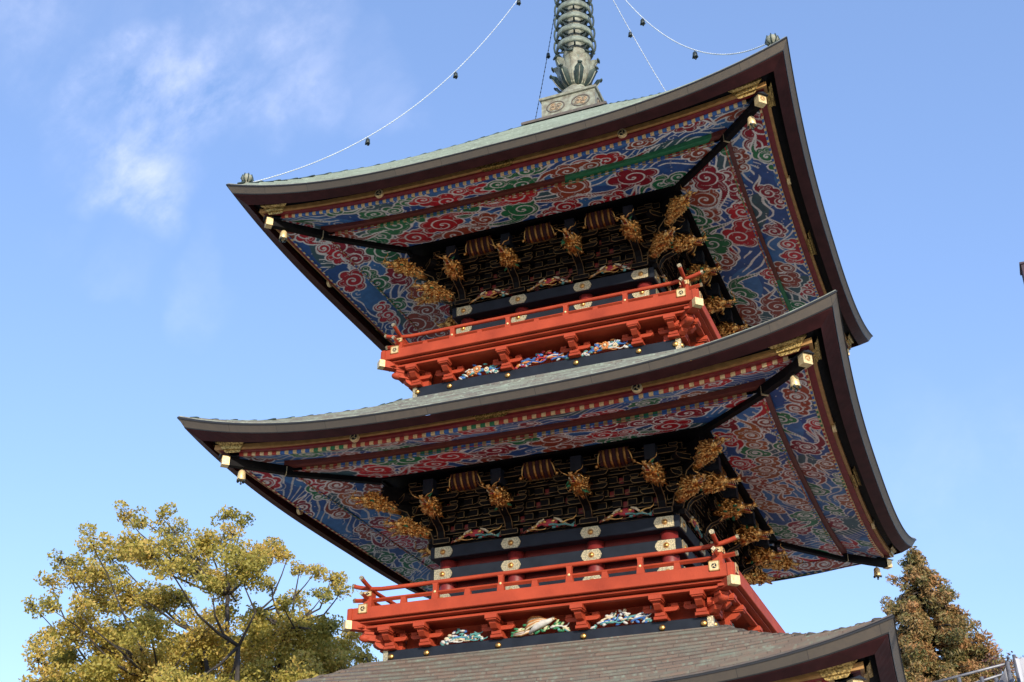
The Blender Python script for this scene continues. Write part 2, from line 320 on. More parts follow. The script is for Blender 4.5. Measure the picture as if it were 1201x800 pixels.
# ------------------------------------------------------------------ painted cloud boards
WH = np.array((.84, .81, .74)); PAL = dict(blue=(.028, .10, .30), red=(.56, .018, .03), brick=(.36, .065, .03), green=(.02, .21, .08), deep=(.30, .012, .03), sky=(.06, .22, .48), orange=(.42, .12, .03))
def paint(X, Y, x0, x1, y0, y1, seed, style):
    rng = np.random.RandomState(seed)
    n = X.size; col = np.tile(np.array(PAL['blue']), (n, 1)).astype(float)
    fine = style != 'bold'
    ph = rng.rand(8)*6.28
    wx = X+.10*np.sin(2.1*Y*3+ph[0])+.10*np.sin(X*3.1+ph[1]); wy = Y+.09*np.sin(X*4.3+ph[2])+.05*np.sin(X*9+ph[3])
    fld = (wy*.8+wx*.35*np.sin(X*1.1+ph[4]))*(8.0 if fine else 7.0)
    # eddies
    for _ in range(int((x1-x0)*(2.2 if fine else 1.6))):
        cx, cy = rng.uniform(x0, x1), rng.uniform(y0, y1); r = np.hypot(X-cx, Y-cy); R = rng.uniform(.14, .28)
        w = np.clip(1-r/R, 0, 1); w = w*w*(3-2*w)
        sp = r*(15 if fine else 11)-np.arctan2(Y-cy, X-cx)/(2*np.pi)*rng.choice([-1, 1])
        fld = np.where(w > .35, sp, fld)
    tone = np.sin(X*2.3+ph[5])+np.sin(Y*5+X*1.7+ph[6])
    lt = np.array(PAL['sky']); col = np.where((tone > .4)[:, None], lt*.75+col*.25, col)
    dk = np.array((.05, .12, .14)); col = np.where((tone < -1.1)[:, None], dk, col)
    fr = fld-np.floor(fld); line = fr < (.22 if fine else .24)
    gate = (np.sin(X*3.7+ph[7])*np.sin(Y*7+X*2) > (-.45 if fine else -.1))
    col[line & gate] = WH*(.80 if fine else 1)
    # clouds
    H = y1-y0; motifs = []
    dens = 2.5 if fine else 2.1
    cnt = int((x1-x0)*H*dens*1.25); tries = 0
    while len(motifs) < cnt and tries < 4000:
        tries += 1
        c = (rng.uniform(x0, x1), rng.uniform(y0+.02, y1-.02))
        if all(math.hypot((c[0]-q[0])*.75, (c[1]-q[1])*1.1) > (.47 if fine else .49) for q in motifs): motifs.append(c)
    names = ['red', 'green', 'brick', 'red', 'deep', 'green', 'brick', 'orange'] if fine else ['red', 'brick', 'green', 'red', 'green', 'deep', 'brick']
    for qi, (cx, cy) in enumerate(motifs):
        R = rng.uniform(.095, .145)*(1.15 if H > .8 else .95)*(1.5 if fine else 1.8); c0 = np.array(PAL[names[rng.randint(len(names))]])
        a0 = rng.uniform(-.5, .5)+(PI if rng.rand() < .5 else 0); ca, sa = math.cos(a0), math.sin(a0)
        sel = np.where((abs(X-cx) < R*6.5) & (abs(Y-cy) < R*6.5))[0]
        if len(sel) == 0: continue
        x = (X[sel]-cx)*ca+(Y[sel]-cy)*sa; y = -(X[sel]-cx)*sa+(Y[sel]-cy)*ca
        if rng.rand() < .5: y = -y
        lobes = [(0, 0, R)]
        for a in rng.uniform(0, 2*PI)+np.arange(rng.randint(4, 6))*rng.uniform(.85, 1.1): lobes.append((R*.95*math.cos(a), R*.8*math.sin(a), R*rng.uniform(.48, .66)))
        two = rng.rand() < .6
        if two:
            lobes.append((R*1.75, -R*.35, R*.78)); lobes.append((R*2.3, R*.15, R*.5)); lobes.append((R*1.5, R*.35, R*.55))
        d = np.full(len(sel), 9.)
        for lx, ly, lr in lobes: d = np.minimum(d, np.hypot(x-lx, y-ly)-lr)
        # tail: tapering S curve
        if rng.rand() < .85:
            TL = R*rng.uniform(2.6, 4.6)
            for s_ in np.linspace(0, 1, 22): d = np.minimum(d, np.hypot(x+s_*TL, y-R*.7*math.sin(s_*5))-R*.50*(1-s_)**.8)
        ow = .030 if not fine else .023
        c = col[sel]
        c[d < 0] = WH
        ins = d < -ow
        shade = c0 if rng.rand() < .5 else c0*.85
        c[ins] = shade
        if fine:
            q = (-d-ow)/.065; k = ins & (q-np.floor(q) < .26) & (q > .6); c[k] = WH*.8
        else:
            k = ins & (d > -ow-.010); c[k] = c0*.55
            k = ins & (d < -ow-.030) & (d > -ow-.041) & (np.sin(np.arctan2(y, x)*3+ph[0]) > -.2); c[k] = WH*.75
        for (lx, ly, lr), on in (((0, 0, R), True), ((R*1.75, -R*.35, R*.78), two)):
            if not on: continue
            rr_ = np.hypot(x-lx, y-ly); th = np.arctan2(y-ly, x-lx); pt = lr/1.9
            g = rr_/pt-th/(2*np.pi); g = g-np.floor(g)
            k = (rr_ < lr*.86) & (g < .026/pt+.03); c[k] = WH
            
            k = rr_ < .026; c[k] = WH
        col[sel] = c
    # speckles of foam
    for _ in range(int((x1-x0)*H*14)):
        cx, cy = rng.uniform(x0, x1), rng.uniform(y0, y1)
        k = np.hypot(X-cx, Y-cy) < rng.uniform(.008, .016); col[k] = WH*.9
    return col
_soff = {}
def soffit_mesh(name, d0, z0, l0, d1, z1, l1, step, seed, style):
    nx = int(2*d0/step); ny = max(4, int(math.hypot(d0-d1, z0-z1)/step))
    t = np.linspace(-1, 1, nx+1)[:, None]*np.ones((1, ny+1)); w = np.ones((nx+1, 1))*np.linspace(0, 1, ny+1)[None]
    d = d0+(d1-d0)*w; z = z0+(z1-z0)*w+(l0+(l1-l0)*w)*abs(t)**3.2
    bd = d if BOW[0] is None else d-np.vectorize(BOW[0])(d)*(1-abs(t)**2.5)
    P = np.stack([t*d, -bd, z], -1).reshape(-1, 3)
    col = paint((t*d).ravel(), d.ravel(), -d0, d0, d1, d0, seed, style)
    i = np.arange(nx)[:, None]*(ny+1)+np.arange(ny)[None]; i = i.ravel()
    fs = np.stack([i, i+1, i+ny+2, i+ny+1], -1)
    me = bpy.data.meshes.new(name); me.from_pydata(P.tolist(), [], fs.tolist())
    a = me.color_attributes.new('paint', 'FLOAT_COLOR', 'POINT')
    a.data.foreach_set('color', np.hstack([col, np.ones((len(col), 1))]).astype(np.float32).ravel())
    me.materials.append(M['painted_board']); me.update()
    return me

# ------------------------------------------------------------------ tower pieces
def tomoe(mb, cx, cz, y, r, m='black'):      # three-comma crest
    for k in range(3):
        a0 = k*2*PI/3
        for i, (dr, da, rr_) in enumerate(((.46, 0, .27), (.52, .45, .20), (.60, .85, .14), (.68, 1.2, .09), (.74, 1.5, .05))):
            a = a0+da; c = (cx+r*dr*math.cos(a), cz+r*dr*math.sin(a)); q = rr_*r
            mb.prism([(c[0]+q*math.cos(b), c[1]+q*math.sin(b)) for b in np.linspace(0, 2*PI, 9)[:-1]], y-.004-.0006*i, y, m)
def dragon_mesh(seed, big=False):
    rng = random.Random(seed); mb = MB(); g = 'gold_carved'
    k = 1.0
    mb.tube([(0, .22, -.06), (0, .10, -.05), (0, 0, -.01), (0, -.10, .0)], [.075, .085, .09, .07], g, 10)
    mb.ell((0, -.06, .01), (.115, .13, .10), g, 14)
    mb.ell((0, .08, -.02), (.12, .12, .11), g, 12)
    mb.ell((0, -.20, .005), (.055, .10, .036), g, 12)
    mb.ell((0, -.285, .02), (.035, .028, .028), g, 8)
    for s in (-1, 1):
        mb.ell((s*.022, -.295, .026), (.016, .016, .014), g, 6)
        mb.ell((s*.055, -.125, .060), (.026, .032, .020), g, 8)
        mb.ell((s*.062, -.150, .045), (.014, .012, .014), 'paint_white', 6)
        mb.tube([(s*.05, -.06, .08), (s*.07, .02, .13), (s*.10, .08, .16), (s*.09, .14, .19)], [.016, .013, .009, .003], g, 6)
        mb.tube([(s*.04, -.27, -.0), (s*.11, -.31, .03), (s*.16, -.27, .08), (s*.19, -.29, .13)], [.010, .009, .006, .002], g, 5)
        for i in range(4): mb.tube([(s*.035, -.19-.025*i, -.022), (s*.036, -.195-.025*i, -.048)], [.008, .001], 'paint_cream', 4)
    mb.ell((0, -.17, -.075), (.042, .095, .018), g, 10, Matrix.Rotation(.35, 3, 'X'))
    mb.ell((0, -.17, -.050), (.025, .075, .010), 'paint_crimson', 8, Matrix.Rotation(.25, 3, 'X'))
    for i in range(110):
        a = rng.uniform(0, 2*PI); y = rng.uniform(-.10, .18); q_ = rng.uniform(.018, .034)
        mb.ell((math.cos(a)*.108, y, math.sin(a)*.098), (q_, q_, q_*.8), g, 7)
    for i in range(80 if not big else 110):      # mane of curling locks
        a = rng.uniform(0, 2*PI); y = rng.uniform(-.10, .18); r0 = .10
        d = Vector((math.cos(a), rng.uniform(.1, .9), math.sin(a)*.9)).normalized()
        p = Vector((math.cos(a)*r0, y, math.sin(a)*r0)); ln = rng.uniform(.02, .065)
        sw = Vector((rng.uniform(-1, 1), rng.uniform(-.5, 1), rng.uniform(-.6, 1)))*.035
        q = p+d*ln*.5+sw*.4; e = p+d*ln+sw
        e2 = e+Vector((rng.uniform(-1, 1), rng.uniform(-1, 1), rng.uniform(-1, 1)))*.028
        mb.tube([p, q, e, e2], [.020, .018, .013, .005], g if rng.random() < .96 else 'paint_green', 5)
    if big:
        mb.ell((0, .22, -.06), (.10, .17, .09), g, 12)
        for i in range(70):
            y = rng.uniform(.06, .34); q_ = rng.uniform(.016, .03); a = rng.uniform(0, 2*PI); mb.ell((math.cos(a)*.10, y, math.sin(a)*.09-.06), (q_, q_, q_), g, 7)
        for i in range(40):
            y = rng.uniform(.06, .36); a = rng.uniform(0, 2*PI)
            p = Vector((math.cos(a)*.07, y, math.sin(a)*.06-.05)); e = p+Vector((math.cos(a)*.07, rng.uniform(-.05, .10), math.sin(a)*.06))
            mb.tube([p, (p+e)/2+Vector((0, 0, .02)), e], [.022, .016, .004], g if rng.random() < .86 else 'paint_green', 5)
        mb.tube([(0, .42, -.12), (0, .30, -.10), (0, .20, -.06)], [.06, .075, .07], g, 10)
    return mb
DRAG = [dragon_mesh(s) for s in (1, 2, 3)]; DBIG = dragon_mesh(9, True)
_drag_o = {}
def dragon(parent, kind, loc, rz, sc):
    if kind not in _drag_o:
        mb = DBIG if kind == 'b' else DRAG[kind]
        o = mb.build('dragon_head', parent, loc, rz); _drag_o[kind] = o
    else: o = dup(_drag_o[kind], parent, loc, rz)
    o.scale = (sc, sc*1.25, sc); return o

def hijiki(cx, z, a, h, cut=.35):       # boat-shaped bracket arm outline
    c = h*.75
    return [(cx-a+c, z), (cx+a-c, z), (cx+a-c*.4, z+h*.2), (cx+a, z+h*.6), (cx+a, z+h), (cx-a, z+h), (cx-a, z+h*.6), (cx-a+c*.4, z+h*.2)]
def rect(x0, x1, z0, z1): return [(x0, z0), (x1, z0), (x1, z1), (x0, z1)]

pagoda = empty('pagoda', 'three-storey vermilion, black and gold pagoda with painted eaves and a ringed green spire', 'pagoda')

TIERS = dict(
    B=dict(H=5.08, ze=4.86, dz=-4.22, dd=.20, roof='roof_brown', hip=[(2.60, 6.13), (2.76, 6.07), (3.01, 5.92), (3.47, 5.70), (4.14, 5.47), (4.59, 5.385), (5.08, 5.343)], style='fine', seed=5),
    M=dict(H=5.00, ze=9.07, dz=0., dd=0., roof='roof_grey', hip=[(2.40, 10.59), (2.79, 10.315), (3.19, 10.11), (3.68, 9.89), (4.16, 9.70), (4.62, 9.60), (5.0, 9.565)], style='fine', seed=11),
    T=dict(H=4.834, ze=13.585, dz=4.51, dd=-.20, roof='roof_green', hip=[(.86, 17.12), (1.0, 16.99), (1.38, 16.64), (1.81, 16.23), (2.53, 15.59), (3.1, 15.13), (4.03, 14.48), (4.39, 14.27), (4.834, 14.06)], style='bold', seed=23))
bell_spots = []
def tier(key):
    T = TIERS[key]; H, ze, dz, dd = T['H'], T['ze'], T['dz'], T['dd']
    hx, hz = zip(*T['hip']); L0 = hz[-1]-ze; s0 = max(hx[0], 2.2)
    def hipz(s): return float(np.interp(s, hx, hz))
    def lift(s): return L0*max(0., (s-s0)/(H-s0))**2.0
    fine = key == 'M' or key == 'B'
    BOW[0] = lambda d_, a_=H-2.28, H_=H: .15*min(1.05, max(0., (d_-a_)/(H_-a_)))**1.0
    # --- roof skin in stepped courses
    mb = MB(); cs = .17; k = int((H-hx[0])/cs)+1
    edges = [H-i*cs for i in range(k)]+[hx[0]]; edges = sorted(set(round(e, 4) for e in edges))
    prof = []
    for a, b in zip(edges[:-1], edges[1:]):
        st = .028*(b-a)/cs
        prof.append((a, hipz(a)-lift(a), lift(a))); prof.append((b-.0005, hipz(b)-lift(b)+st, lift(b)))
    prof[-1] = (H-.0005, ze, L0)
    mb.sweep(prof, T['roof'], 40, four=True)
    roof = mb.build('roof', pagoda, label={'T': 'top roof, green with verdigris', 'M': 'middle roof, grey copper shingles', 'B': 'lowest roof, brown-grey copper shingles'}[key])
    # --- eave edge: copper band, maroon board, black recess, gold and red strips
    z = ze
    mb = MB()
    mb.sweep([(H, z+.004, L0+.004), (H+.012, z-.004, L0), (H+.012, z-.022, L0), (H, z-.022, L0)], 'edge_dark', 60, four=True)
    mb.sweep([(H, z-.022, L0), (H-.075, z-.105, L0-.045), (H-.082, z-.118, L0-.05)], ['copper_band', 'edge_dark'], 60, four=True)
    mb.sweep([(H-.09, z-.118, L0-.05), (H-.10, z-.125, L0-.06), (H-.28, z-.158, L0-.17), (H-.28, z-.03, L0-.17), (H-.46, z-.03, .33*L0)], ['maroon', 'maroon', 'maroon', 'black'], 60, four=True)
    mb.sweep([(H-.002, z+.006, L0+.004), (H-.012, z+.022, L0+.004), (H-.12, z+.045, L0-.03), (H-.16, z+.02, L0-.06)], 'patina_pale' if key != 'B' else 'copper_brown', 60, four=True)
    mb.build('eave_band', roof)
    mb = MB(); n_ = int((H-.12-hx[0])/.21); q2_ = math.sqrt(2); P_ = []
    for i in range(n_+1):
        s_ = H-.12-.21*i; P_.append((s_, hipz(s_)+.008)); P_.append((s_-.07, hipz(s_-.07)+.026)); P_.append((s_-.10, hipz(s_-.10)+.022)); P_.append((s_-.101, hipz(s_-.101)+.008))
    vs_ = []
    for s_, z_ in P_:
        if s_ < hx[0]: continue
        for w_, dz2 in ((-.06, -.035), (-.035, 0), (.035, 0), (.06, -.035)): vs_.append((w_, -s_*q2_, z_+dz2))
    K_ = len(vs_)//4
    mb.add(vs_, [(4*i+j, 4*i+j+1, 4*i+j+5, 4*i+j+4) for i in range(K_-1) for j in range(3)], 'patina_dark' if key != 'B' else 'copper_brown')
    o = mb.build('hip_tiles', roof, rz=PI/4)
    for kk in (1, 2, 3): dup(o, roof, rz=PI/4+kk*PI/2)
    r1 = H-.58; r2 = H-1.29; r3 = H-2.28+(.0 if key != 'T' else 0)
    l1, l2 = .19, .06
    zr = ze-.205                       # bottom of rafter row
    mb = MB()
    mb.sweep([(r1+.150, zr+.170, .33*L0), (r1+.150, zr+.092, .33*L0), (r1+.10, zr+.088, .33*L0)], 'ochre', 60, four=True)
    mb.sweep([(r1+.10, zr+.10, l1+.01), (r1+.10, zr+.052, l1), (r1+.005, zr+.046, l1)], 'paint_deep', 60, four=True)
    mb.build('eave_molding', roof)
    # rafter-end rows
    for rowi, (rd, z0, lf, hh) in enumerate(((r1, zr-.004, l1, .054), (r2, zr+.022, l2, .060))):
        mb = MB(); pitch = .143 if rowi == 0 else .135; ncell = int(2*(rd-.14)/pitch)
        if key == 'T': pitch *= .93; ncell = int(2*(rd-.14)/pitch)
        seq = []
        for c in range(ncell):
            q = c/ncell
            if key == 'T': cc = 'paint_red' if (q < .03 or .44 < q < .47) else 'paint_blue' if rowi == 0 else ['paint_red', 'paint_green', 'paint_blue', 'paint_red'][int(q*8) % 4]
            elif rowi == 0: cc = ['paint_red', 'paint_blue', 'paint_green', 'paint_red', 'paint_red', 'paint_blue', 'paint_green', 'paint_red', 'paint_red', 'paint_red', 'paint_blue', 'paint_red', 'paint_red', 'paint_red'][min(13, int(q*14))]
            else: cc = ['paint_red', 'paint_blue', 'paint_blue', 'paint_green', 'paint_blue'][int(q*11) % 5]
            seq.append(cc)
        def zc(x): return z0+lf*abs(x/rd)**3.2
        x = -ncell*pitch/2
        for c in range(ncell):
            xa, xb, xc = x, x+pitch*.55, x+pitch
            for (p, q, mm, out) in ((xa, xb, seq[c], 0), (xb, xc, 'gold_bright' if rowi == 0 else 'gilt_block', .004)):
                za, zb = zc(p), zc(q)
                yp, yq = -bowed(rd, p/rd), -bowed(rd, q/rd); o1_, o2_ = -out, (.03 if rowi == 0 else .02)
                mb.add([(p, yp+o1_, za), (q, yq+o1_, zb), (q, yq+o1_, zb+hh), (p, yp+o1_, za+hh), (p, yp+o2_, za), (q, yq+o2_, zb), (q, yq+o2_, zb+hh), (p, yp+o2_, za+hh)],
                       [(0, 1, 2, 3), (0, 4, 5, 1), (1, 5, 6, 2), (3, 7, 4, 0)], mm)
            x = xc
        o = mb.build('rafter_row', roof)
        for kk in (1, 2, 3): dup(o, roof, rz=kk*PI/2)
    # step beam between the two painted boards
    mb = MB()
    pp_ = [(r2+.085, zr+.160, l2+.06), (r2+.085, zr+.092, l2+.02), (r2+.02, zr+.083, l2), (r2+.0, zr+.083, l2)]
    tg = [(-1, -.93, 'paint_brown'), (-.93, -.2, 'paint_brown'), (-.2, .25, 'paint_brown'), (.25, .93, 'paint_green' if key == 'T' else 'paint_brown'), (.93, 1, 'paint_brown')]
    for ta, tb, mm in tg: mb.sweep(pp_, mm, max(4, int((tb-ta)*25)), ta, tb, four=True)
    mb.build('eave_purlin', roof)
    # painted boards
    st = .0105 if key != 'B' else .02
    for kk in range(4):
        if key == 'B' and kk in (2, 3): continue
        sd = T['seed']+{0: 0, 1: 50, 2: 50, 3: 90}[kk]
        if kk != 2:
            m1 = soffit_mesh('soffit_panel', r1-.02, zr+.004, l1, r2+.08, zr+.150, l2+.05, st, sd, T['style'])
            m2 = soffit_mesh('soffit_panel', r2+.03, zr+.028, l2, r3-.02, ze-.02, 0.02, st, sd+1, 'bold' if kk == 0 else T['style'])
        for mm in (m1, m2):
            o = bpy.data.objects.new('soffit_panel', mm); COL.objects.link(o); o.parent = roof; o.rotation_euler = (0, 0, kk*PI/2)
        if key == 'B' and kk == 1:
            for k2 in (2, 3):
                for mm in (m1, m2):
                    o = bpy.data.objects.new('soffit_panel', mm); COL.objects.link(o); o.parent = roof; o.rotation_euler = (0, 0, k2*PI/2)
    # inner frame: dark beam the painted board dies into
    mb = MB(); zi = ze-.02
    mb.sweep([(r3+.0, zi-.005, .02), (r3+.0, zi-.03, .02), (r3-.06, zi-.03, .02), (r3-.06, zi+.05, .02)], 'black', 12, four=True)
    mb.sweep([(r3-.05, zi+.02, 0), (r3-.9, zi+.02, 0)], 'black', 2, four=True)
    mb.build('ring_beam', roof)
    # hip beams with gold end plates and small roof caps
    mb = MB(); q2 = math.sqrt(2)
    # built along -y (distance from the axis * sqrt2), then turned 45 degrees
    def beam(d0, z0, d1, z1, w, h, m):
        a, b = d0*q2, d1*q2
        mb.add([(-w, -a, z0), (w, -a, z0), (w, -a, z0+h), (-w, -a, z0+h), (-w, -b, z1), (w, -b, z1), (w, -b, z1+h), (-w, -b, z1+h)],
               [(0, 1, 2, 3), (0, 4, 5, 1), (1, 5, 6, 2), (2, 6, 7, 3), (3, 7, 4, 0), (4, 7, 6, 5)], m)
    za = zr+.012; zt = zr+.022
    beam(r3-.05, zi-.07, r2+.05, za, .048, .13, 'black')
    beam(r2-.10, za+.02, H-.53, zt, .050, .13, 'black')
    beam(r2+.052, za-.004, r2+.062, za-.004, .056, .138, 'gold_pale')
    a = (H-.53)*q2
    mb.add([(-.07, -a-.012, zt-.008), (.07, -a-.012, zt-.008), (.07, -a-.012, zt+.138), (-.07, -a-.012, zt+.138), (-.07, -a+.10, zt-.008), (.07, -a+.10, zt-.008), (.07, -a+.10, zt+.138), (-.07, -a+.10, zt+.138)],
           [(0, 1, 2, 3), (0, 4, 5, 1), (1, 5, 6, 2), (2, 6, 7, 3), (3, 7, 4, 0)], 'gold_bright')
    tomoe(mb, 0, zt+.072, -a-.012, .055, 'ochre')
    mb.add([(-.095, -a-.05, zt+.135), (.095, -a-.05, zt+.135), (.095, -a+.25, zt+.15), (-.095, -a+.25, zt+.15), (0, -a-.05, zt+.175), (0, -a+.25, zt+.19)],
           [(0, 1, 4), (1, 2, 5, 4), (3, 0, 4, 5), (0, 3, 2, 1), (2, 3, 5)], 'lacquer')
    o = mb.build('hip_beam', roof, rz=PI/4)
    for kk in (1, 2, 3): dup(o, roof, rz=PI/4+kk*PI/2)
    # gilt fittings on the eave: centre plate, two crests, corner plates
    def fit(x0, x1, nm):
        mb = MB(); d_ = r1+.165; ts = np.linspace(x0, x1, 9); c = (x0+x1)/2; hw = (x1-x0)/2
        for ta, tb in zip(ts[:-1], ts[1:]):
            rows_ = [(.46, -.045, .042), (.60, -.040, .085), (.60, -.008, .088), (.80, .0, .150), (.80, .012, .152), (1.0, .045, .178), (1.0, .05, .215)]
            for (s1, y1_, z1_), (s2_, y2_, z2_) in zip(rows_[:-1], rows_[1:]):
                q = []
                for (sh, yy_, zz_, tt) in ((s1, y1_, z1_, ta), (s1, y1_, z1_, tb), (s2_, y2_, z2_, tb), (s2_, y2_, z2_, ta)):
                    xx_ = c+(tt-c)*sh; q.append((xx_, -bowed(d_, min(1, abs(xx_/d_)))-yy_-.012, zr+zz_+.33*L0*abs(xx_/d_)**3.2))
                mb.add(q, [(0, 1, 2, 3)], 'gold_engraved')
        return mb.build(nm, roof)
    fs = [fit(-.46, .46, 'gilt_fitting'), fit(d0 := -r1-.10, -r1+.42, 'gilt_fitting'), fit(r1-.42, r1+.10, 'gilt_fitting')]
    for sx in (-1, 1):
        mb = MB(); cxx = sx*(2.17 if key != 'T' else 2.12); zc_ = zr+.085+.33*L0*abs(cxx/r1)**3.2; y = -bowed(r1+.17, cxx/r1)
        mb.prism([(cxx+.075*math.cos(b), zc_+.075*math.sin(b)) for b in np.linspace(0, 2*PI, 21)[:-1]], y, y+.05, 'gold_bright')
        tomoe(mb, cxx, zc_, y, .07, 'edge_dark'); fs.append(mb.build('gilt_crest', roof))
    for o in fs:
        for kk in (1, 2, 3): dup(o, roof, rz=kk*PI/2)
    for sx, sy in ((-1, -1), (1, -1), (1, 1), (-1, 1)): bell_spots.append((key, sx*(H-.755), sy*(H-.755), zt+.02))
    BOW[0] = None
    # --- wall: panels, pillars, two black tie beams with gilt plates
    yw = 2.02+dd; px = [(-1.82-.9*dd), (-.655-.3*dd), (.655+.3*dd), (1.82+.9*dd)]
    zb0 = 6.55+dz if key != 'B' else 1.25
    mb = MB(); yi = px[3]-.06
    mb.sweep([(yi, zb0, 0), (yi, 8.02+dz, 0)], 'pillar_red', 1, four=True)
    wall = mb.build('wall', pagoda)
    pm = MB(); pm.lathe([(.135, 0), (.135, 8.02+dz-zb0)], 'pillar_red' if key != 'M' else 'pillar_red', 20)
    po = None
    for i in range(4):
        for j in range(4):
            if 0 < i < 3 and 0 < j < 3: continue
            if po is None: po = pm.build('pillar', wall, (px[i], px[j], zb0))
            else: dup(po, wall, (px[i], px[j], zb0))
    zbs = [7.825+dz, 7.46+dz]+([2.9, 1.6] if key == 'B' else [7.05+dz])
    gp = MB(); w, h = .155, .085
    poly = [(-w+.04, -h), (w-.04, -h), (w-.01, -h*.55), (w+.01, 0), (w-.01, h*.55), (w-.04, h), (-w+.04, h), (-w+.01, h*.55), (-w-.01, 0), (-w+.01, -h*.55)]
    gp.prism(poly, -.012, .01, 'gold_pale'); gp.ell((0, -.014, 0), (.035, .02, .035), 'gold', 12)
    gp.prism([(.047*math.cos(b), .047*math.sin(b)) for b in np.linspace(0, 2*PI, 17)[:-1]], -.017, -.012, 'ochre')
    ge = MB(); ge.prism([(-.12, -h), (.14, -h), (.14, h), (-.12, h), (-.155, h*.5), (-.17, 0), (-.155, -h*.5)], -.012, .01, 'gold_pale'); ge.ell((0, -.014, 0), (.035, .02, .035), 'gold', 12)
    ge.prism([(.047*math.cos(b), .047*math.sin(b)) for b in np.linspace(0, 2*PI, 17)[:-1]], -.017, -.012, 'ochre'); ge.box(.128, .14, -.012, .17, -h, h, 'gold_pale')
    gl = MB(); gl.v = [(-x, y, z) for x, y, z in ge.v]; gl.f = [tuple(reversed(f)) for f in ge.f]; gl.m, gl.mats, gl.smooth = ge.m, ge.mats, ge.smooth
    og = None
    for bi, zb in enumerate(zbs):
        mb = MB(); bw = px[3]+.15
        mb.sweep([(bw-.12, zb+.20, 0), (bw+.06, zb+.20, 0), (bw+.07, zb+.19, 0), (bw+.07, zb+.01, 0), (bw+.06, zb, 0), (bw-.12, zb, 0)], 'lacquer', 2, four=True)
        beam_o = mb.build('tie_beam', wall)
        for kk in range(4):
            for xi, (mm, x) in enumerate(((gl, px[0]), (gp, px[1]), (gp, px[2]), (ge, px[3]))):
                if og is None: og = {}
                X, Y = rotp(x, -bw-.072, kk)
                if id(mm) not in og: og[id(mm)] = mm.build('gilt_plate', wall, (X, Y, zb+.1), kk*PI/2)
                else: dup(og[id(mm)], wall, (X, Y, zb+.1), kk*PI/2)
    # --- carved frieze above the wall (frog-leg struts)
    cm = carving(3+T['seed'], .80, .20, 'frog'); oc = None
    for kk in range(4):
        for x in (-(px[2]+px[3])/2, 0, (px[2]+px[3])/2):
            X, Y = rotp(x, -(yw+.03), kk)
            if oc is None: oc = cm.build('carving', wall, (X, Y, 8.045+dz), kk*PI/2)
            else: dup(oc, wall, (X, Y, 8.045+dz), kk*PI/2)
    # --- bracket field
    mb = MB(); w0 = px[3]+.10
    # stepped dark backing that leans out to the ring beam
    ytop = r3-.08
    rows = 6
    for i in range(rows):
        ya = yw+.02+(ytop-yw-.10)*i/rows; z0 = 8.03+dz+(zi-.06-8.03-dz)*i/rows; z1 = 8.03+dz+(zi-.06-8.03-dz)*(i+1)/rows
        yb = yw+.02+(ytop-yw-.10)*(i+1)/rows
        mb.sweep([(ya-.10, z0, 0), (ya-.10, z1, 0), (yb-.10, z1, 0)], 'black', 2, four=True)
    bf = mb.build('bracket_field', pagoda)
    # rows of small blocks and stepped gold lines on each face
    mb = MB(); rng = random.Random(T['seed'])
    for i in range(rows):
        hgt = (zi-.06-8.03-dz)/rows; ya = yw+.02+(ytop-yw-.10)*i/rows; z0 = 8.03+dz+hgt*i
        yf = -(ya-.10)
        nblk = int(2*(ya-.1)/.24); x = -nblk*.24/2
        for c in range(nblk):
            xa = x+.24*c+(.06 if i % 2 else 0)+.02
            mb.box(xa, xa+.15, yf-.085, yf, z0+.045, z0+hgt-.004, 'black')
            if i < 4 and rng.random() < .5: mb.box(xa+.155, xa+.235, yf-.03, yf, z0+.05, z0+hgt-.02, 'pillar_red')
            mb.outline(rect(xa, xa+.15, z0+.045, z0+hgt-.006), yf-.085, .009, 'gold_line', closed=rng.random() < .35)
            # step lines linking neighbours
            zz = z0+.045
            mb.outline([(xa+.15, zz), (xa+.24, zz+(.03 if c % 2 else 0))], yf-.07, .008, 'gold_line', closed=False)
        mb.box(-ya+.0, ya-.0, yf-.06, yf, z0-.002, z0+.035, 'black')
        mb.box(-ya, ya, yf-.064, yf-.06, z0-.002, z0+.007, 'gold_line')
    lo = mb.build('bracket_blocks', bf)
    for kk in (1, 2, 3): dup(lo, bf, rz=kk*PI/2)
    # ribbed gold coves between the clusters
    cv = MB()
    for j in range(4):
        xc = -.165+.11*j
        arc = [(-.0-.21*math.sin(a), .24*(1-math.cos(a))) for a in np.linspace(0, PI/2, 7)]
        arc = [(y-.0, z) for y, z in arc]
        for (ya, za_), (yb, zb_) in zip(arc[:-1], arc[1:]):
            cv.add([(xc-.02, ya, za_), (xc+.02, ya, za_), (xc+.02, yb, zb_), (xc-.02, yb, zb_), (xc-.02, ya+.02, za_+.02), (xc+.02, ya+.02, za_+.02), (xc+.02, yb+.02, zb_+.02), (xc-.02, yb+.02, zb_+.02)],
                   [(0, 1, 2, 3), (0, 3, 7, 4), (1, 5, 6, 2)], 'gold_rib', True)
    arc = [(-.21*math.sin(a)+.014, .24*(1-math.cos(a))+.01) for a in np.linspace(0, PI/2, 7)]
    cv.add([(s*.24, y, z) for y, z in arc for s in (-1, 1)], [(2*i, 2*i+1, 2*i+3, 2*i+2) for i in range(6)], 'maroon', True)
    cv.outline([(-.25, 0), (.25, 0)], -.01, .014, 'gold_line', .02, False)
    for s in (-1, 1):
        cv.tube([(s*.27, -.08, .02), (s*.27, -.14, .08), (s*.25, -.18, .16), (s*.21, -.2, .24)], .012, 'gold', 6)
        cv.ell((s*.30, -.12, .03), (.03, .03, .03), 'gold', 8)
    oc = None
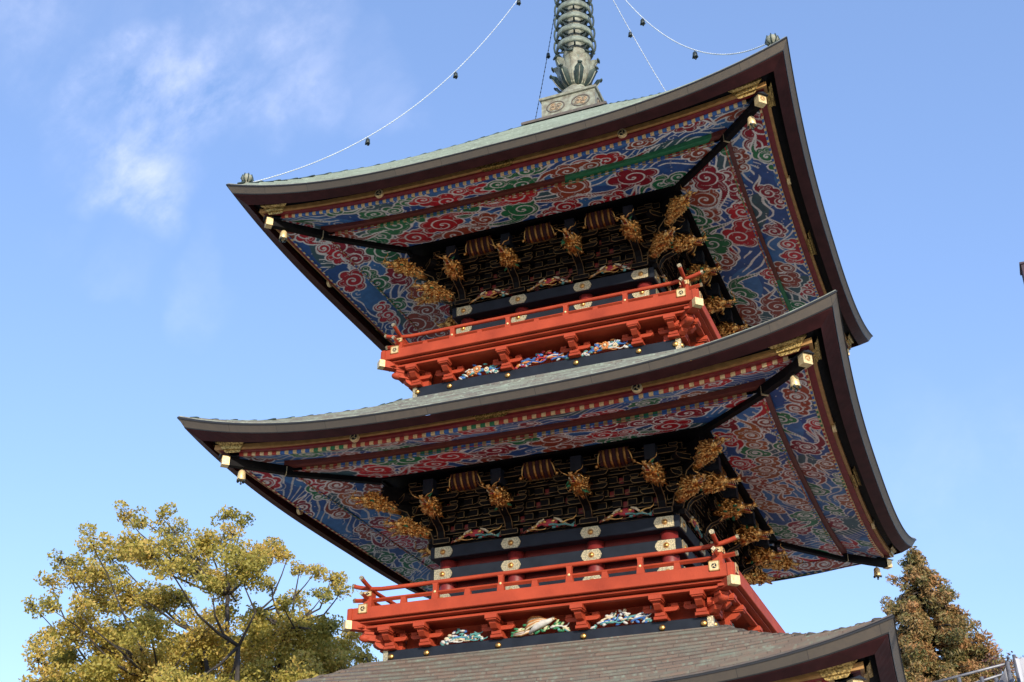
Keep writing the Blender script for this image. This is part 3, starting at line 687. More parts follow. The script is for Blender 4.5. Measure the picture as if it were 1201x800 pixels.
    for kk in range(4):
        for x in (-(px[2]+px[3])/2, 0, (px[2]+px[3])/2):
            X, Y = rotp(x, -(ytop-.24), kk)
            if oc is None: oc = cv.build('gilt_cove', bf, (X, Y, zi-.31), kk*PI/2)
            else: dup(oc, bf, (X, Y, zi-.31), kk*PI/2)
    # bracket clusters at each pillar with a dragon head
    bc = MB(); y0 = -yw  # local to face, x=0, z relative to 8.03+dz
    gl_ = 'gold_line'
    bc.box(-.15, .15, y0-.10, y0, .01, .10, 'black'); bc.outline(rect(-.15, .15, .012, .10), y0-.10, .010, gl_)
    # curved neck
    neck = [(y0-.02, .10), (y0-.10, .10), (y0-.13, .20), (y0-.20, .27), (y0-.32, .31), (y0-.42, .38), (y0-.44, .46), (y0-.02, .50)]
    bc.prism_x([(a, b) for a, b in neck], -.06, .06, 'black')
    for s in (-1, 1):
        bc.tube([(s*.06, a-.003, b) for a, b in neck[1:-1]], .007, gl_, 5)
    for z_, a_, yy in ((.30, .30, y0-.22), (.44, .40, y0-.36), (.62, .44, y0-.44), (.78, .40, y0-.52)):
        pl_ = hijiki(0, z_, a_, .085); bc.prism(pl_, yy, yy+.08, 'black'); bc.outline(pl_, yy, .010, gl_)
        for xx in (-a_+.07, 0, a_-.07):
            bl = [(xx-.05, z_+.09), (xx+.05, z_+.09), (xx+.07, z_+.115), (xx+.07, z_+.15), (xx-.07, z_+.15), (xx-.07, z_+.115)]
            bc.prism(bl, yy-.015, yy+.09, 'black'); bc.outline(bl, yy-.015, .008, gl_)
    bc.box(-.085, .085, y0-.66, y0-.3, .66, .90, 'lacquer')
    # corner cluster (diagonal), local -y outward, distance measured along the diagonal
    cc = MB(); D0 = -yw*q2+.12
    for z_, a_, yy in ((.10, .20, D0-.05), (.28, .26, D0-.26), (.46, .30, D0-.50), (.62, .34, D0-.74)):
        pl_ = hijiki(0, z_, a_, .09); cc.prism(pl_, yy, yy+.12, 'black'); cc.outline(pl_, yy, .010, gl_)
    for s in (-1, 1):
        cc.tube([(s*.09, D0, .02), (s*.09, D0-.15, .12), (s*.09, D0-.22, .28), (s*.09, D0-.5, .34), (s*.09, D0-.6, .5), (s*.09, D0-.9, .56), (s*.09, D0-1.0, .7)], .009, gl_, 5)
    cc.prism_x([(D0, .02), (D0-.15, .12), (D0-.22, .28), (D0-.5, .34), (D0-.6, .5), (D0-.9, .56), (D0-1.0, .70), (D0-1.0, .9), (D0+.3, .9)], -.085, .085, 'black')
    o1 = o2 = None
    zz = 8.03+dz
    for kk in range(4):
        for i, x in enumerate(px):
            X, Y = rotp(x, 0, kk)
            if o1 is None: o = o1 = bc.build('bracket_set', pagoda, (X, Y, zz), kk*PI/2)
            else: o = dup(o1, pagoda, (X, Y, zz), kk*PI/2)
            if key != 'B' or kk in (0, 1):
                dragon(o, (i+kk) % 3, (0, -(yw+.54), .49), [.06, -.03, .02, -.05][i], 1.05)
        ang = PI/4+kk*PI/2
        if o2 is None: o = o2 = cc.build('corner_bracket_set', pagoda, (0, 0, zz), ang)
        else: o = dup(o2, pagoda, (0, 0, zz), ang)
        dragon(o, 'b', (0, D0-1.16, .64), 0, .92)
        dragon(o, 'b', (0, D0-.58, .30), 0, .92)
    return dict(px=px, yw=yw, roof=roof)

def carving(seed, w, h, kind):
    rng = random.Random(seed); mb = MB()
    pals = dict(frog=['paint_crimson', 'ochre', 'gold', 'paint_teal', 'paint_brown'], bird=['paint_cream', 'paint_white', 'paint_orange', 'paint_green', 'paint_teal'],
                flower=['paint_orange', 'paint_white', 'paint_blue', 'paint_teal'], cloud=['paint_orange', 'paint_crimson', 'paint_white', 'paint_teal', 'paint_blue'],
                wave=['paint_blue', 'paint_white', 'paint_cream', 'paint_teal'])[kind]
    # base mound
    for i in range(26 if kind == 'frog' else 46):
        x = rng.uniform(-.5, .5)*w; lim = h*(1-(2*abs(x)/w)**1.8)
        z = rng.uniform(.05, .8)*lim; m = rng.choice(pals if kind != 'bird' else ['paint_green', 'paint_green', 'paint_teal', 'paint_cream'])
        mb.ell((x, -.02-rng.uniform(0, .02), z+.01), (rng.uniform(.025, .055), .02, rng.uniform(.014, .028)), m, 8, Matrix.Rotation(rng.uniform(-.7, .7), 3, 'Y'))
    n = {'frog': 5, 'bird': 3, 'wave': 12}.get(kind, 9)
    for i in range(n):      # curling ribbons
        x0 = rng.uniform(-.42, .30)*w; z0 = rng.uniform(.1, .4)*h; m = rng.choice(pals)
        pts = []; a = rng.uniform(0, .6); p = np.array([x0, z0])
        for s in range(9):
            pts.append((p[0], -.045, max(.01, p[1]))); p = p+np.array([math.cos(a), math.sin(a)])*w*.045; a += rng.choice([.35, .5]) if s > 3 else -.15
        mb.tube(pts, [.018-.0015*i_ for i_ in range(9)], m, 6)
    if kind == 'bird':
        for i in range(34):      # overlapping leaves
            x = rng.uniform(-.46, .46)*w; z = rng.uniform(.06, .9)*h*(1-(2*abs(x)/w)**2.2)
            if abs(x-.03) < .10 and z > .05: z *= .4
            mb.ell((x, -.035-rng.uniform(0, .02), z+.01), (.042, .012, .017), rng.choice(['paint_leaf', 'paint_leaf', 'paint_green', 'paint_cream']), 8, Matrix.Rotation(rng.uniform(-.2, .9)*(1 if x < 0 else -1), 3, 'Y'))
        mb.tube([(-.16, -.06, h*.10), (-.06, -.075, h*.34), (.06, -.085, h*.52), (.15, -.08, h*.60), (.20, -.075, h*.70)], [.018, .045, .052, .036, .026], 'paint_white', 12)
        mb.ell((.215, -.078, h*.72), (.032, .026, .028), 'paint_cream', 10)
        mb.tube([(.235, -.08, h*.72), (.285, -.082, h*.64)], [.012, .002], 'paint_orange', 6)
        mb.ell((.225, -.102, h*.75), (.006, .005, .006), 'black', 6)
        for i in range(9):       # wing and tail feathers
            t = i/8
            mb.tube([(.13-.02*t, -.088, h*(.66-.03*t)), (.02-.05*t, -.10, h*(.86-.30*t)), (-.10-.08*t, -.09, h*(.92-.62*t)), (-.18-.06*t, -.075, h*(.84-.72*t))], [.014, .017, .014, .004], ['paint_orange', 'paint_tan', 'paint_cream'][i % 3], 6)
        for i in range(5): mb.tube([(-.12, -.065, h*.2), (-w*.30, -.06, h*(.02+.05*i)), (-w*.44, -.055, h*.03*i+.008)], [.018, .015, .005], ['paint_tan', 'paint_white'][i % 2], 6)
    if kind == 'flower':
        for c in ((-.02, h*.42, .075), (.15, h*.3, .05), (-.17, h*.28, .045)):
            for i in range(9):
                a = 2*PI*i/9; mb.ell((c[0]+c[2]*.62*math.cos(a), -.05, c[1]+c[2]*.62*math.sin(a)), (c[2]*.34, .018, c[2]*.34), 'paint_orange' if c[0] < 0 else 'paint_cream', 7)
            mb.ell((c[0], -.068, c[1]), (c[2]*.35, .015, c[2]*.35), 'paint_cream', 8)
    if kind == 'frog':      # curved struts
        for s in (-1, 1):
            mb.tube([(s*.08, -.03, h*.85), (s*.16, -.03, h*.72), (s*.24, -.03, h*.35), (s*.34, -.03, h*.12), (s*.40, -.03, h*.16)], [.022, .022, .02, .015, .008], 'paint_cream', 7)
            mb.ell((s*.07, -.05, h*.62), (.035, .03, .03), 'gold', 8)
        mb.ell((0, -.03, h*.55), (.13, .03, h*.3), 'paint_crimson', 12)
    return mb

# koshi bracket under the balcony (local: x centre 0, beam front at y=-.0, z 0 = beam top)
def bal_bracket_mesh():
    mb = MB(); v = 'vermilion'
    mb.bbox(-.095, .095, -.12, .10, .0, .045, v); mb.bbox(-.075, .075, -.13, .08, .045, .10, v)
    poly = [(-.09, .10), (-.20, .115), (-.27, .17), (-.285, .225), (.05, .225), (.05, .10)]
    mb.prism_x(poly, -.05, .05, v)
    mb.bbox(-.095, .095, -.345, -.16, .225, .292, v); mb.bbox(-.08, .08, -.33, -.17, .205, .227, v)
    pl_ = hijiki(0, .12, .26, .06); mb.prism(pl_, -.06, .0, v)
    for s in (-1, 1): mb.bbox(s*.2-.05, s*.2+.05, -.075, .0, .18, .225, v)
    mb.box(-.05, .05, 0, .24, .0, .27, v)
    return mb
def balcony(key):
    T = TIERS[key]; dd, dz = T['dd'], T['dz']; sc = 1+dd*.35
    yb, yf, yl = 2.53+dd, 2.95+dd, 2.81+dd
    bal = MB(); v = 'vermilion'
    bal.sweep([(yb-.5, 6.60+dz, 0), (yf-.07, 6.665+dz, 0), (yf-.07, 6.69+dz, 0)], v, 2, four=True)
    bal.sweep([(1.9+dd, 6.80+dz, 0), (yf-.07, 6.80+dz, 0)], v, 2, four=True)
    bo = bal.build('balcony', pagoda, label='upper balcony' if key == 'T' else 'lower balcony')
    fr = MB(); e = yf+.0
    fr.bbox(-e-.02, e+.02, -yf, -yf+.07, 6.702+dz, 6.883+dz, v, .008)
    fr.bbox(-yl-.1, yl+.1, -yl, -yl+.09, 6.592+dz, 6.628+dz, v, .004)
    fr.box(-yb+.25, yb-.25, -yb+.25, -yb+.28, 6.28+dz, 6.62+dz, 'vermilion')
    fr.build('fascia', bo); 
    o = bo.children[-1]
    for kk in (1, 3): dup(o, bo, rz=kk*PI/2)
    # to keep the corner joints from overlapping, fascias on the flanks sit 3 mm lower
    dup(o, bo, rz=PI)
    for c in bo.children:
        if c.name.startswith('fascia') and abs(math.sin(c.rotation_euler.z)) > .5: c.location.z = -.003; c.scale = (.999, .999, 1)
    # rails
    yr = 2.72+dd; RT, RM = 7.210, 7.042
    def rail(zz, r, ext, up, square):
        mb = MB(); xs = list(np.linspace(-yr-ext, -yr+.05, 7))+list(np.linspace(-yr+.2, yr-.2, 12))+list(np.linspace(yr-.05, yr+ext, 7))
        pts = [(x, -yr, zz+up*max(0, (abs(x)-yr+.30)/(ext+.30))**2) for x in xs]
        mb.tube(pts, r, v, 10 if not square else 4, sm=not square)
        for sx in (-1, 1):
            x = sx*(yr+ext); dz_ = .5*up/(ext+.3); mb.tube([(x-sx*.03, -yr, pts[0][2]-dz_*.03*2), (x+sx*.008, -yr, pts[0][2]+.002)], r*1.10, 'gold_pale', 10 if not square else 4, sm=False)
        return mb
    top = rail(RT+dz, .033, .30, .10, False).build('handrail', bo)
    mid = rail(RM+dz, .034, .27, .035, True).build('middle_rail', bo)
    for o in (top, mid):
        for kk in (1, 2, 3):
            c = dup(o, bo, rz=kk*PI/2)
            if kk in (1, 3): c.location.z = .012
    tall = MB(); tall.prism([(-.06, 0), (.06, 0), (.05, .14), (.035, .19), (.035, .27), (.05, .305), (-.05, .305), (-.035, .27), (-.035, .19), (-.05, .14)], -.035, .035, v); tall.ell((0, -.038, .17), (.022, .012, .022), 'gold_bright', 8)
    short = MB(); short.prism([(-.06, 0), (.06, 0), (.038, .17), (-.038, .17)], -.03, .03, v)
    ot = os_ = None; ks = 1+dd*.22
    for kk in range(4):
        for i, x in enumerate((-2.13, -1.60, -1.07, -.535, 0, .535, 1.07, 1.60, 2.13)):
            X, Y = rotp(x*ks, -yr, kk)
            if i % 2:
                if ot is None: ot = tall.build('rail_post', bo, (X, Y, 6.883+dz), kk*PI/2)
                else: dup(ot, bo, (X, Y, 6.883+dz), kk*PI/2)
            else:
                if os_ is None: os_ = short.build('short_post', bo, (X, Y, 6.883+dz), kk*PI/2)
                else: dup(os_, bo, (X, Y, 6.883+dz), kk*PI/2)
    # corner posts and gilt corner plates
    cp = MB(); cp.box(-.075, .075, -.004, .004, -.072, .072, 'gold_bright'); cp.outline(rect(-.075, .075, -.072, .072), -.004, .012, 'ochre'); tomoe(cp, 0, 0, -.004, .05, 'edge_dark')
    cp2 = MB(); cp2.box(-.07, .07, -.004, .004, -.04, .04, 'gold_bright'); cp2.outline(rect(-.07, .07, -.04, .04), -.004, .01, 'ochre'); cp2.prism([(-.04, 0), (0, -.022), (.04, 0), (0, .022)], -.009, -.004, 'edge_dark'); cp2.ell((0, -.01, 0), (.01, .006, .01), 'gold', 6)
    kp = MB(); kp.box(-.07, .07, -.07, .07, 0, .285, v)
    oa = ob = oc = None
    for kk in range(4):
        for sx in (-1, 1):
            X, Y = rotp(sx*(yr-.02), -yf-.006, kk)
            if oa is None: oa = cp.build('corner_plate', bo, (X, Y, 6.86+dz), kk*PI/2)
            else: dup(oa, bo, (X, Y, 6.86+dz), kk*PI/2)
            X, Y = rotp(sx*(yr+.0), -yr-.075, kk)
            if ob is None: ob = cp2.build('rail_plate', bo, (X, Y, 7.135+dz), kk*PI/2)
            else: dup(ob, bo, (X, Y, 7.135+dz), kk*PI/2)
        X, Y = rotp(-yr, -yr, kk)
        if oc is None: oc = kp.build('corner_post', bo, (X, Y, 6.87+dz))
        else: dup(oc, bo, (X, Y, 6.87+dz))
    # base beam with studs, brackets, carvings
    mb = MB(); mb.sweep([(yb-.45, 6.30+dz, 0), (yb-.008, 6.30+dz, 0), (yb, 6.292+dz, 0), (yb, 6.10+dz, 0)], 'lacquer', 2, four=True)
    for sx in (0, 1, 2, 3):
        X, Y = rotp(-yb, -yb, sx)
        for dx, dy in ((1, 0), (0, 1)):
            a, b = (X, Y)
            ux, uy = (-math.copysign(1, a)*dx, -math.copysign(1, b)*dy)
            # gilt shoe wrapped round each beam corner
        x0, x1 = (X-.008, X+.075) if X < 0 else (X-.075, X+.008); y0, y1 = (Y-.008, Y+.075) if Y < 0 else (Y-.075, Y+.008)
        mb.box(x0, x1, y0, y1, 6.095+dz, 6.304+dz, 'gold_pale')
    base = mb.build('base_beam', bo)
    st = MB(); st.ell((0, 0, 0), (.048, .036, .048), 'gold', 18)
    br = bal_bracket_mesh(); so_ = bo_ = None
    ks2 = 1+dd*.44
    for kk in range(4):
        for x in (-2.40, -1.81, -.655, .655, 1.81, 2.40):
            xx = x*ks2 if abs(x) < 2.3 else math.copysign(2.40+dd*.75, x)
            X, Y = rotp(xx, -yb-.004, kk)
            if so_ is None: so_ = st.build('gilt_stud', bo, (X, Y, 6.205+dz), kk*PI/2)
            else: dup(so_, bo, (X, Y, 6.205+dz), kk*PI/2)
            X, Y = rotp(xx, -yb+.03, kk)
            if bo_ is None: bo_ = br.build('balcony_bracket', bo, (X, Y, 6.303+dz), kk*PI/2)
            else: dup(bo_, bo, (X, Y, 6.303+dz), kk*PI/2)
    # corner diagonals: stacked arms ending in a gilt nose
    cb = MB(); q2 = math.sqrt(2); D = -yb*q2
    for i, (z0, r0, w) in enumerate(((.02, -.16, .055), (.12, -.34, .06))):
        cb.prism_x([(D+.3, z0), (D+r0+.08, z0), (D+r0+.02, z0+.03), (D+r0, z0+.06), (D+r0, z0+.09), (D+.3, z0+.09)], -w, w, v)
        cb.bbox(-.075, .075, D+r0-.0, D+r0+.15, z0+.09, z0+.13, v)
    dn = -(yf+.0)*q2
    cb.bbox(-.07, .07, dn-.03, D+.3, .262, .385, v); cb.box(-.072, .072, dn-.045, dn+.05, .26, .387, 'gold_bright')
    cb.ell((0, D-.30, .16), (.07, .10, .06), v, 12)
    oo = cb.build('corner_bracket', bo, (0, 0, 6.303+dz), PI/4)
    for kk in (1, 2, 3): dup(oo, bo, rz=PI/4+kk*PI/2)
    kinds = [('wave', .62), ('bird', .86), ('wave', .80)] if key == 'M' else [('flower', .62), ('cloud', .86), ('flower', .80)]
    lab = {'bird': 'carved bird among green leaves', 'cloud': 'carved orange and red clouds', 'wave': 'carved blue and white waves', 'flower': 'carved orange flowers on waves'}
    for i, (kd, w) in enumerate(kinds):
        cmb = carving(41+i+T['seed'], w*1.08, .27, kd); x = (-1, 0, 1)[i]*1.23*ks2; first = None
        for kk in range(4):
            X, Y = rotp(x, -yb+.03, kk)
            if first is None: first = cmb.build('carving', bo, (X, Y, 6.302+dz), kk*PI/2, label=lab[kd])
            else: dup(first, bo, (X, Y, 6.302+dz), kk*PI/2)
    return bo

# ------------------------------------------------------------------ build the tower
for k in ('T', 'M', 'B'): tier(k)
for k in ('T', 'M'): balcony(k)
# jewel finials on the top roof's corners
fm_ = MB(); fm_.lathe([(.06, 0), (.065, .03), (.04, .05), (.045, .06), (.085, .09), (.10, .14), (.085, .19), (.05, .225), (.0, .25)], 'patina_pale', 16)
for i in range(8):
    a = 2*PI*i/8; fm_.tube([(.05*math.cos(a), .05*math.sin(a), .05), (.11*math.cos(a), .11*math.sin(a), .12), (.085*math.cos(a), .085*math.sin(a), .21)], .010, 'patina_dark', 5)
troof = [o for o in pagoda.children if o.name.startswith('roof')][0]; ofn = None
for sx, sy in ((-1, -1), (1, -1), (1, 1), (-1, 1)):
    p = (sx*4.60, sy*4.60, 14.13)
    if ofn is None: ofn = fm_.build('finial', troof, p)
    else: dup(ofn, troof, p)

# spire
mb = MB()
mb.sweep([(.90, 17.14, 0), (.90, 17.20, 0), (.66, 17.40, 0), (.60, 17.43, 0)], 'copper_brown', 4, four=True)
mb.sweep([(.90, 17.14, 0), (.3, 17.14, 0)], 'edge_dark', 2, four=True)
spire = mb.build('spire', pagoda)
mb = MB()
mb.sweep([(.575, 17.42, 0), (.575, 17.885, 0), (.61, 17.90, 0), (.62, 17.95, 0), (.30, 17.97, 0)], 'patina_pale', 4, four=True)
mb.sweep([(.60, 17.42, 0), (.60, 17.46, 0), (.575, 17.47, 0)], 'patina_pale', 4, four=True)
for k in range(4):
    for sx in (-1, 1):
        sub = MB(); c = (sx*.27, 17.67)
        sub.outline([(c[0]+.20*math.cos(b), c[1]+.14*math.sin(b)) for b in np.linspace(0, 2*PI, 25)[:-1]], -.577, .022, 'copper_brown', .008)
        rr2 = random.Random(7)
        for i in range(4):
            a = i*PI/2+.5
            sub.prism([(c[0]+.085*math.cos(a)+.07*math.cos(b), c[1]+.055*math.sin(a)+.05*math.sin(b)) for b in np.linspace(0, 2*PI, 13)[:-1]], -.585+.001*i, -.575, 'medallion')
            sub.outline([(c[0]+.085*math.cos(a)+.045*math.cos(b), c[1]+.055*math.sin(a)+.032*math.sin(b)) for b in np.linspace(0, 5, 9)], -.586, .008, 'copper_brown', .004, False)
        o = len(mb.v)
        for x, y, z in sub.v:
            X, Y = rotp(x, y, k); mb.v.append((X, Y, z))
        for f, m_ in zip(sub.f, sub.m): mb.f.append(tuple(i+o for i in f)); mb.m.append(mb.mi(sub.mats[m_])); mb.smooth.append(False)
mb.build('spire_base', spire)
mb = MB(); mb.lathe([(.42, 17.96), (.42, 18.02), (.40, 18.16), (.35, 18.30), (.28, 18.38), (.24, 18.42), (.24, 18.47), (.30, 18.50)], 'patina_pale', 28); mb.build('dome', spire)
def petal(prof, w, m, n=8, ph=0, top=.72):
    mb = MB(); K = len(prof)
    for i in range(n):
        a = 2*PI*(i+ph)/n; ca, sa = math.cos(a), math.sin(a); rows = []
        for j, (r, z) in enumerate(prof):
            t = j/(K-1); hw = w*(.55+.45*math.sin(PI*min(1, t*1.25)*.5))*(1 if t < top else math.sqrt(max(.06, 1-((t-top)/(1-top))**2)))
            for q in (-1, -.5, 0, .5, 1): rows.append((r-.05*q*q, hw*q, z))
        vs = [(x*ca-y*sa, x*sa+y*ca, z) for x, y, z in rows]
        vs2 = [((x-.02)*ca-y*sa, (x-.02)*sa+y*ca, z) for x, y, z in rows]
        fs = [(5*j+k_, 5*j+k_+1, 5*j+k_+6, 5*j+k_+5) for j in range(K-1) for k_ in range(4)]
        mb.add(vs, fs, m, True); mb.add(vs2, [tuple(reversed(f)) for f in fs], m, True)
        tr_, tz_ = prof[-1]
        mb.tube([((tr_-.03)*ca-hq*sa, (tr_-.03)*sa+hq*ca, tz_-.01) for hq in (-w*.5, 0, w*.5)], [.02, .032, .02], 'patina_dark', 6)
        mb.tube([(r_*ca*1.005, r_*sa*1.005, z_) for r_, z_ in prof[:-1]], .012, 'patina_pale', 5)
    return mb
mb = petal([(.27, 18.47), (.33, 18.56), (.37, 18.70), (.385, 18.86), (.40, 19.0), (.45, 19.10), (.53, 19.17)], .145, 'patina_pale', 8, .12); mb2 = petal([(.26, 18.44), (.36, 18.50), (.43, 18.60), (.50, 18.72), (.57, 18.80)], .10, 'patina_dark', 8, .62)
o = mb.build('lotus_petals', spire); mb2.build('lotus_petals', spire)
mb = MB(); mb.lathe([(.26, 18.46), (.30, 18.6), (.36, 18.85), (.38, 19.12), (.30, 19.2), (.2, 19.25)], 'patina', 24)
zs = [19.56+.355*i for i in range(9)]
mb.lathe([(.20, 19.2)]+sum([[(.27-.006*i, z-.17), (.25-.006*i, z-.08), (.19-.006*i, z+.03), (.17-.005*i, z+.15)] for i, z in enumerate(zs)], [])+[(.10, 22.7)], 'patina_pale', 24)
mb.build('spire_shaft', spire)
for i, z in enumerate(zs):
    R = .405-.010*i; mb = MB()
    mb.lathe([(R-.035, -.065), (R, -.07), (R+.006, 0), (R, .07), (R-.035, .065)], 'patina', 32)
    mb.f = [f for f in mb.f if len(f) == 4]; mb.m = mb.m[:len(mb.f)]; mb.smooth = mb.smooth[:len(mb.f)]
    mb.lathe([(R-.034, .052), (R-.034, -.052)], 'patina_dark', 32); mb.f = [f for f in mb.f if len(f) == 4]; mb.m = mb.m[:len(mb.f)]; mb.smooth = mb.smooth[:len(mb.f)]
    for k in range(8):
        a = 2*PI*k/8+.31; ca, sa = math.cos(a), math.sin(a)
        mb.tube([(.17*ca, .17*sa, .02), (.27*ca, .27*sa, -.03), ((R-.02)*ca, (R-.02)*sa, -.02)], [.026, .018, .022], 'patina_dark', 6)
        mb.tube([(R*ca, R*sa, -.05), ((R+.025)*ca, (R+.025)*sa, .0), ((R+.04)*ca, (R+.04)*sa, .12), ((R+.03)*ca, (R+.03)*sa, .24), (R*ca, R*sa, .31)], .022, 'patina_dark', 5) if k in (0, 2, 4) else None
        mb.ell((R*ca*1.02, R*sa*1.02, -.09), (.022, .022, .035), 'patina_dark', 6)
    mb.build('spire_ring', spire, (0, 0, z))
mb = MB()
mb.lathe([(.10, 22.6), (.16, 22.7), (.08, 22.8), (.05, 22.9), (.045, 23.8), (.12, 23.85), (.16, 23.95), (.12, 24.08), (.05, 24.14), (.07, 24.2), (.15, 24.32), (.12, 24.45), (0, 24.62)], 'patina', 20)
for k in range(4):
    a = k*PI/2+PI/4
    for j in range(7):
        z = 22.9+.12*j; r = .12+.22*math.sin(PI*(j+1)/8)
        mb.tube([(.04*math.cos(a), .04*math.sin(a), z), (r*.7*math.cos(a), r*.7*math.sin(a), z+.02), (r*math.cos(a), r*math.sin(a), z+.12), (r*.85*math.cos(a), r*.85*math.sin(a), z+.2)], [.02, .022, .016, .004], 'patina', 5)
mb.build('flame_finial', spire)

# first storey body, platform and steps below the picture
mb = MB(); mb.sweep([(4.0, 0, 0), (3.9, .98, 0), (4.05, 1.0, 0), (4.05, 1.2, 0), (1.0, 1.2, 0)], 'stone', 6, four=True); pf = mb.build('stone_platform', pagoda)
mb = MB()
for i in range(6): mb.box(-1.0, 1.0, -3.9-.30*(6-i), -3.85, .2*i+.0, .2*i+.2-(.002), 'stone')
mb.build('steps', pf)
mb = MB()
mb.box(-.62, .62, -1.98, -1.93, 1.5, 3.2, 'pillar_red')
for i in range(5): mb.box(-.6+.29*i-.01, -.6+.29*i+.01, -2.0, -1.98, 1.52, 3.18, 'gold_line')
for z in (1.52, 2.1, 2.7, 3.15): mb.box(-.6, .6, -2.006, -2.0, z, z+.05, 'gold_pale')
dr = mb.build('door', pagoda)
for kk in (1, 2, 3): dup(dr, pagoda, rz=kk*PI/2)

# ------------------------------------------------------------------ wind bells and spire chains (things of their own)
def bell_mesh(s, m, dk):
    mb = MB(); mb.tube([(0, 0, 0), (0, 0, -.05*s)], .006*s, dk, 5)
    mb.lathe([(.0, -.045*s), (.03*s, -.05*s), (.048*s, -.075*s), (.052*s, -.13*s), (.060*s, -.185*s), (.056*s, -.19*s), (.045*s, -.18*s)], m, 16)
    for k in range(4): a = k*PI/2; mb.ell((.05*s*math.cos(a), .05*s*math.sin(a), -.195*s), (.02*s, .02*s, .022*s), dk, 6)
    mb.tube([(0, 0, -.15*s), (0, 0, -.235*s)], .007*s, dk, 5); mb.ell((0, 0, -.235*s), (.016*s, .016*s, .016*s), dk, 6)
    return mb
BN = {(-1, -1): 'near left', (1, -1): 'near right', (1, 1): 'far right', (-1, 1): 'far left'}
TN = {'T': 'top', 'M': 'middle', 'B': 'lowest'}
bm_ = bell_mesh(1.18, 'gold_bright', 'bell_dark'); ob = None
for key, x, y, z in bell_spots:
    if (x < 0 and y > 0): continue
    if key == 'B' and not (x > 0 and y < 0): continue
    lab = f'{"white-gold" if key == "T" else "gilt"} wind bell hanging under the {BN[(int(math.copysign(1,x)), int(math.copysign(1,y)))]} corner of the {TN[key]} roof'
    if ob is None: o = ob = bm_.build('wind_bell', None, (x, y, z))
    else: o = dup(ob, None, (x, y, z))
    tag(o, lab, 'bell', 'wind bells under the roof corners')
cb_ = bell_mesh(.8, 'bell_dark', 'bell_dark'); cbo = None
def chain(sx, sy, label, pts, bells, m):
    global cbo
    hs = np.array([p[0] for p in pts]); zz = np.array([p[1] for p in pts])
    co = np.polyfit(hs, zz, 3); mb = MB(); hh = np.linspace(hs[0], hs[-1], 140)
    P = [(sx*h, sy*h, float(np.polyval(co, h))) for h in hh]
    mb.tube(P, .007, m, 5)
    for i in range(0, 139):       # links
        p = Vector(P[i]); q = Vector(P[i+1]); c = (p+q)/2; d = (q-p).normalized()*.022
        mb.tube([c-d, c, c+d], [.008, .0135, .008], m, 5)
    o = mb.build('spire_chain', None); tag(o, label, 'chain', 'chains from the spire to the roof corners')
    for j, h in enumerate(bells):
        p = (sx*h, sy*h, float(np.polyval(co, h))-.01)
        if cbo is None: b = cbo = cb_.build('chain_bell', None, p)
        else: b = dup(cbo, None, p)
        corner = BN[(sx, sy)]; b_l = ['nearest the roof corner', 'second up from the corner', 'third up from the corner', 'highest of this chain', 'next to the spire tip']
        tag(b, f'small dark bell on the {corner} spire chain, {b_l[j]}', 'bell', 'small bells on the spire chains')
TOPZ = 23.35
chain(-1, -1, 'pale sagging chain from the spire to the near left corner of the top roof', [(.10, TOPZ), (.944, 20.535), (1.911, 18.09), (3.114, 15.85), (4.54, 14.22)], [3.114, 1.911, .93], 'wire')
chain(1, -1, 'pale sagging chain from the spire to the near right corner of the top roof', [(.10, TOPZ), (1.618, 18.96), (2.013, 17.97), (3.154, 15.82), (4.05, 14.70), (4.54, 14.30)], [3.154, 2.013, .95], 'wire')
chain(1, 1, 'pale chain running down behind the top roof to its far right corner', [(.10, TOPZ), (.715, 21.4), (.977, 20.64), (1.58, 19.2), (3.1, 16.0), (4.54, 14.3)], [3.1, 2.0, .985], 'wire')
chain(-1, 1, 'thin dark chain left of the spire, running to the far left corner', [(.10, TOPZ), (.705, 21.5), (.955, 20.55), (1.424, 19.5), (3.1, 16.0), (4.54, 14.3)], [3.1, 2.0, .955], 'bell_dark')

# ------------------------------------------------------------------ trees
def leaves(name, centers, per, size, mname, rng, parent, squash=.8, droop=0., elong=1.5):
    P = []; Fc = []; C = []
    for (c, r, tone) in centers:
        k = int(per*(r**2)*1.0)
        dirs = rng.normal(size=(k, 3)); dirs /= np.linalg.norm(dirs, axis=1)[:, None]
        rad = r*rng.uniform(.25, 1.08, (k, 1))**.55
        pos = np.array(c)+dirs*rad*np.array([1, 1, squash])
        a = rng.normal(size=(k, 3)); a[:, 2] -= droop; a /= np.linalg.norm(a, axis=1)[:, None]
        b = np.cross(a, rng.normal(size=(k, 3))); b /= np.linalg.norm(b, axis=1)[:, None]
        s = size*rng.uniform(.6, 1.3, (k, 1))
        o = len(P)*0
        q = np.stack([pos-a*s*elong*.5, pos+b*s*.42, pos+a*s*elong*.5, pos-b*s*.42], 1)
        P.append(q.reshape(-1, 3)); t = np.clip(tone+rng.normal(0, .16, k), 0, 1); C.append(np.repeat(t, 4))
    P = np.concatenate(P); C = np.concatenate(C); n_ = len(P)//4
    me = bpy.data.meshes.new(name); me.from_pydata(P.tolist(), [], np.arange(n_*4).reshape(-1, 4).tolist())
    at_ = me.color_attributes.new('leaf', 'FLOAT_COLOR', 'POINT')
    at_.data.foreach_set('color', np.stack([C, C, C, np.ones_like(C)], 1).astype(np.float32).ravel())
    me.materials.append(M[mname]); me.update()
    o = bpy.data.objects.new(name, me); COL.objects.link(o); o.parent = parent; return o

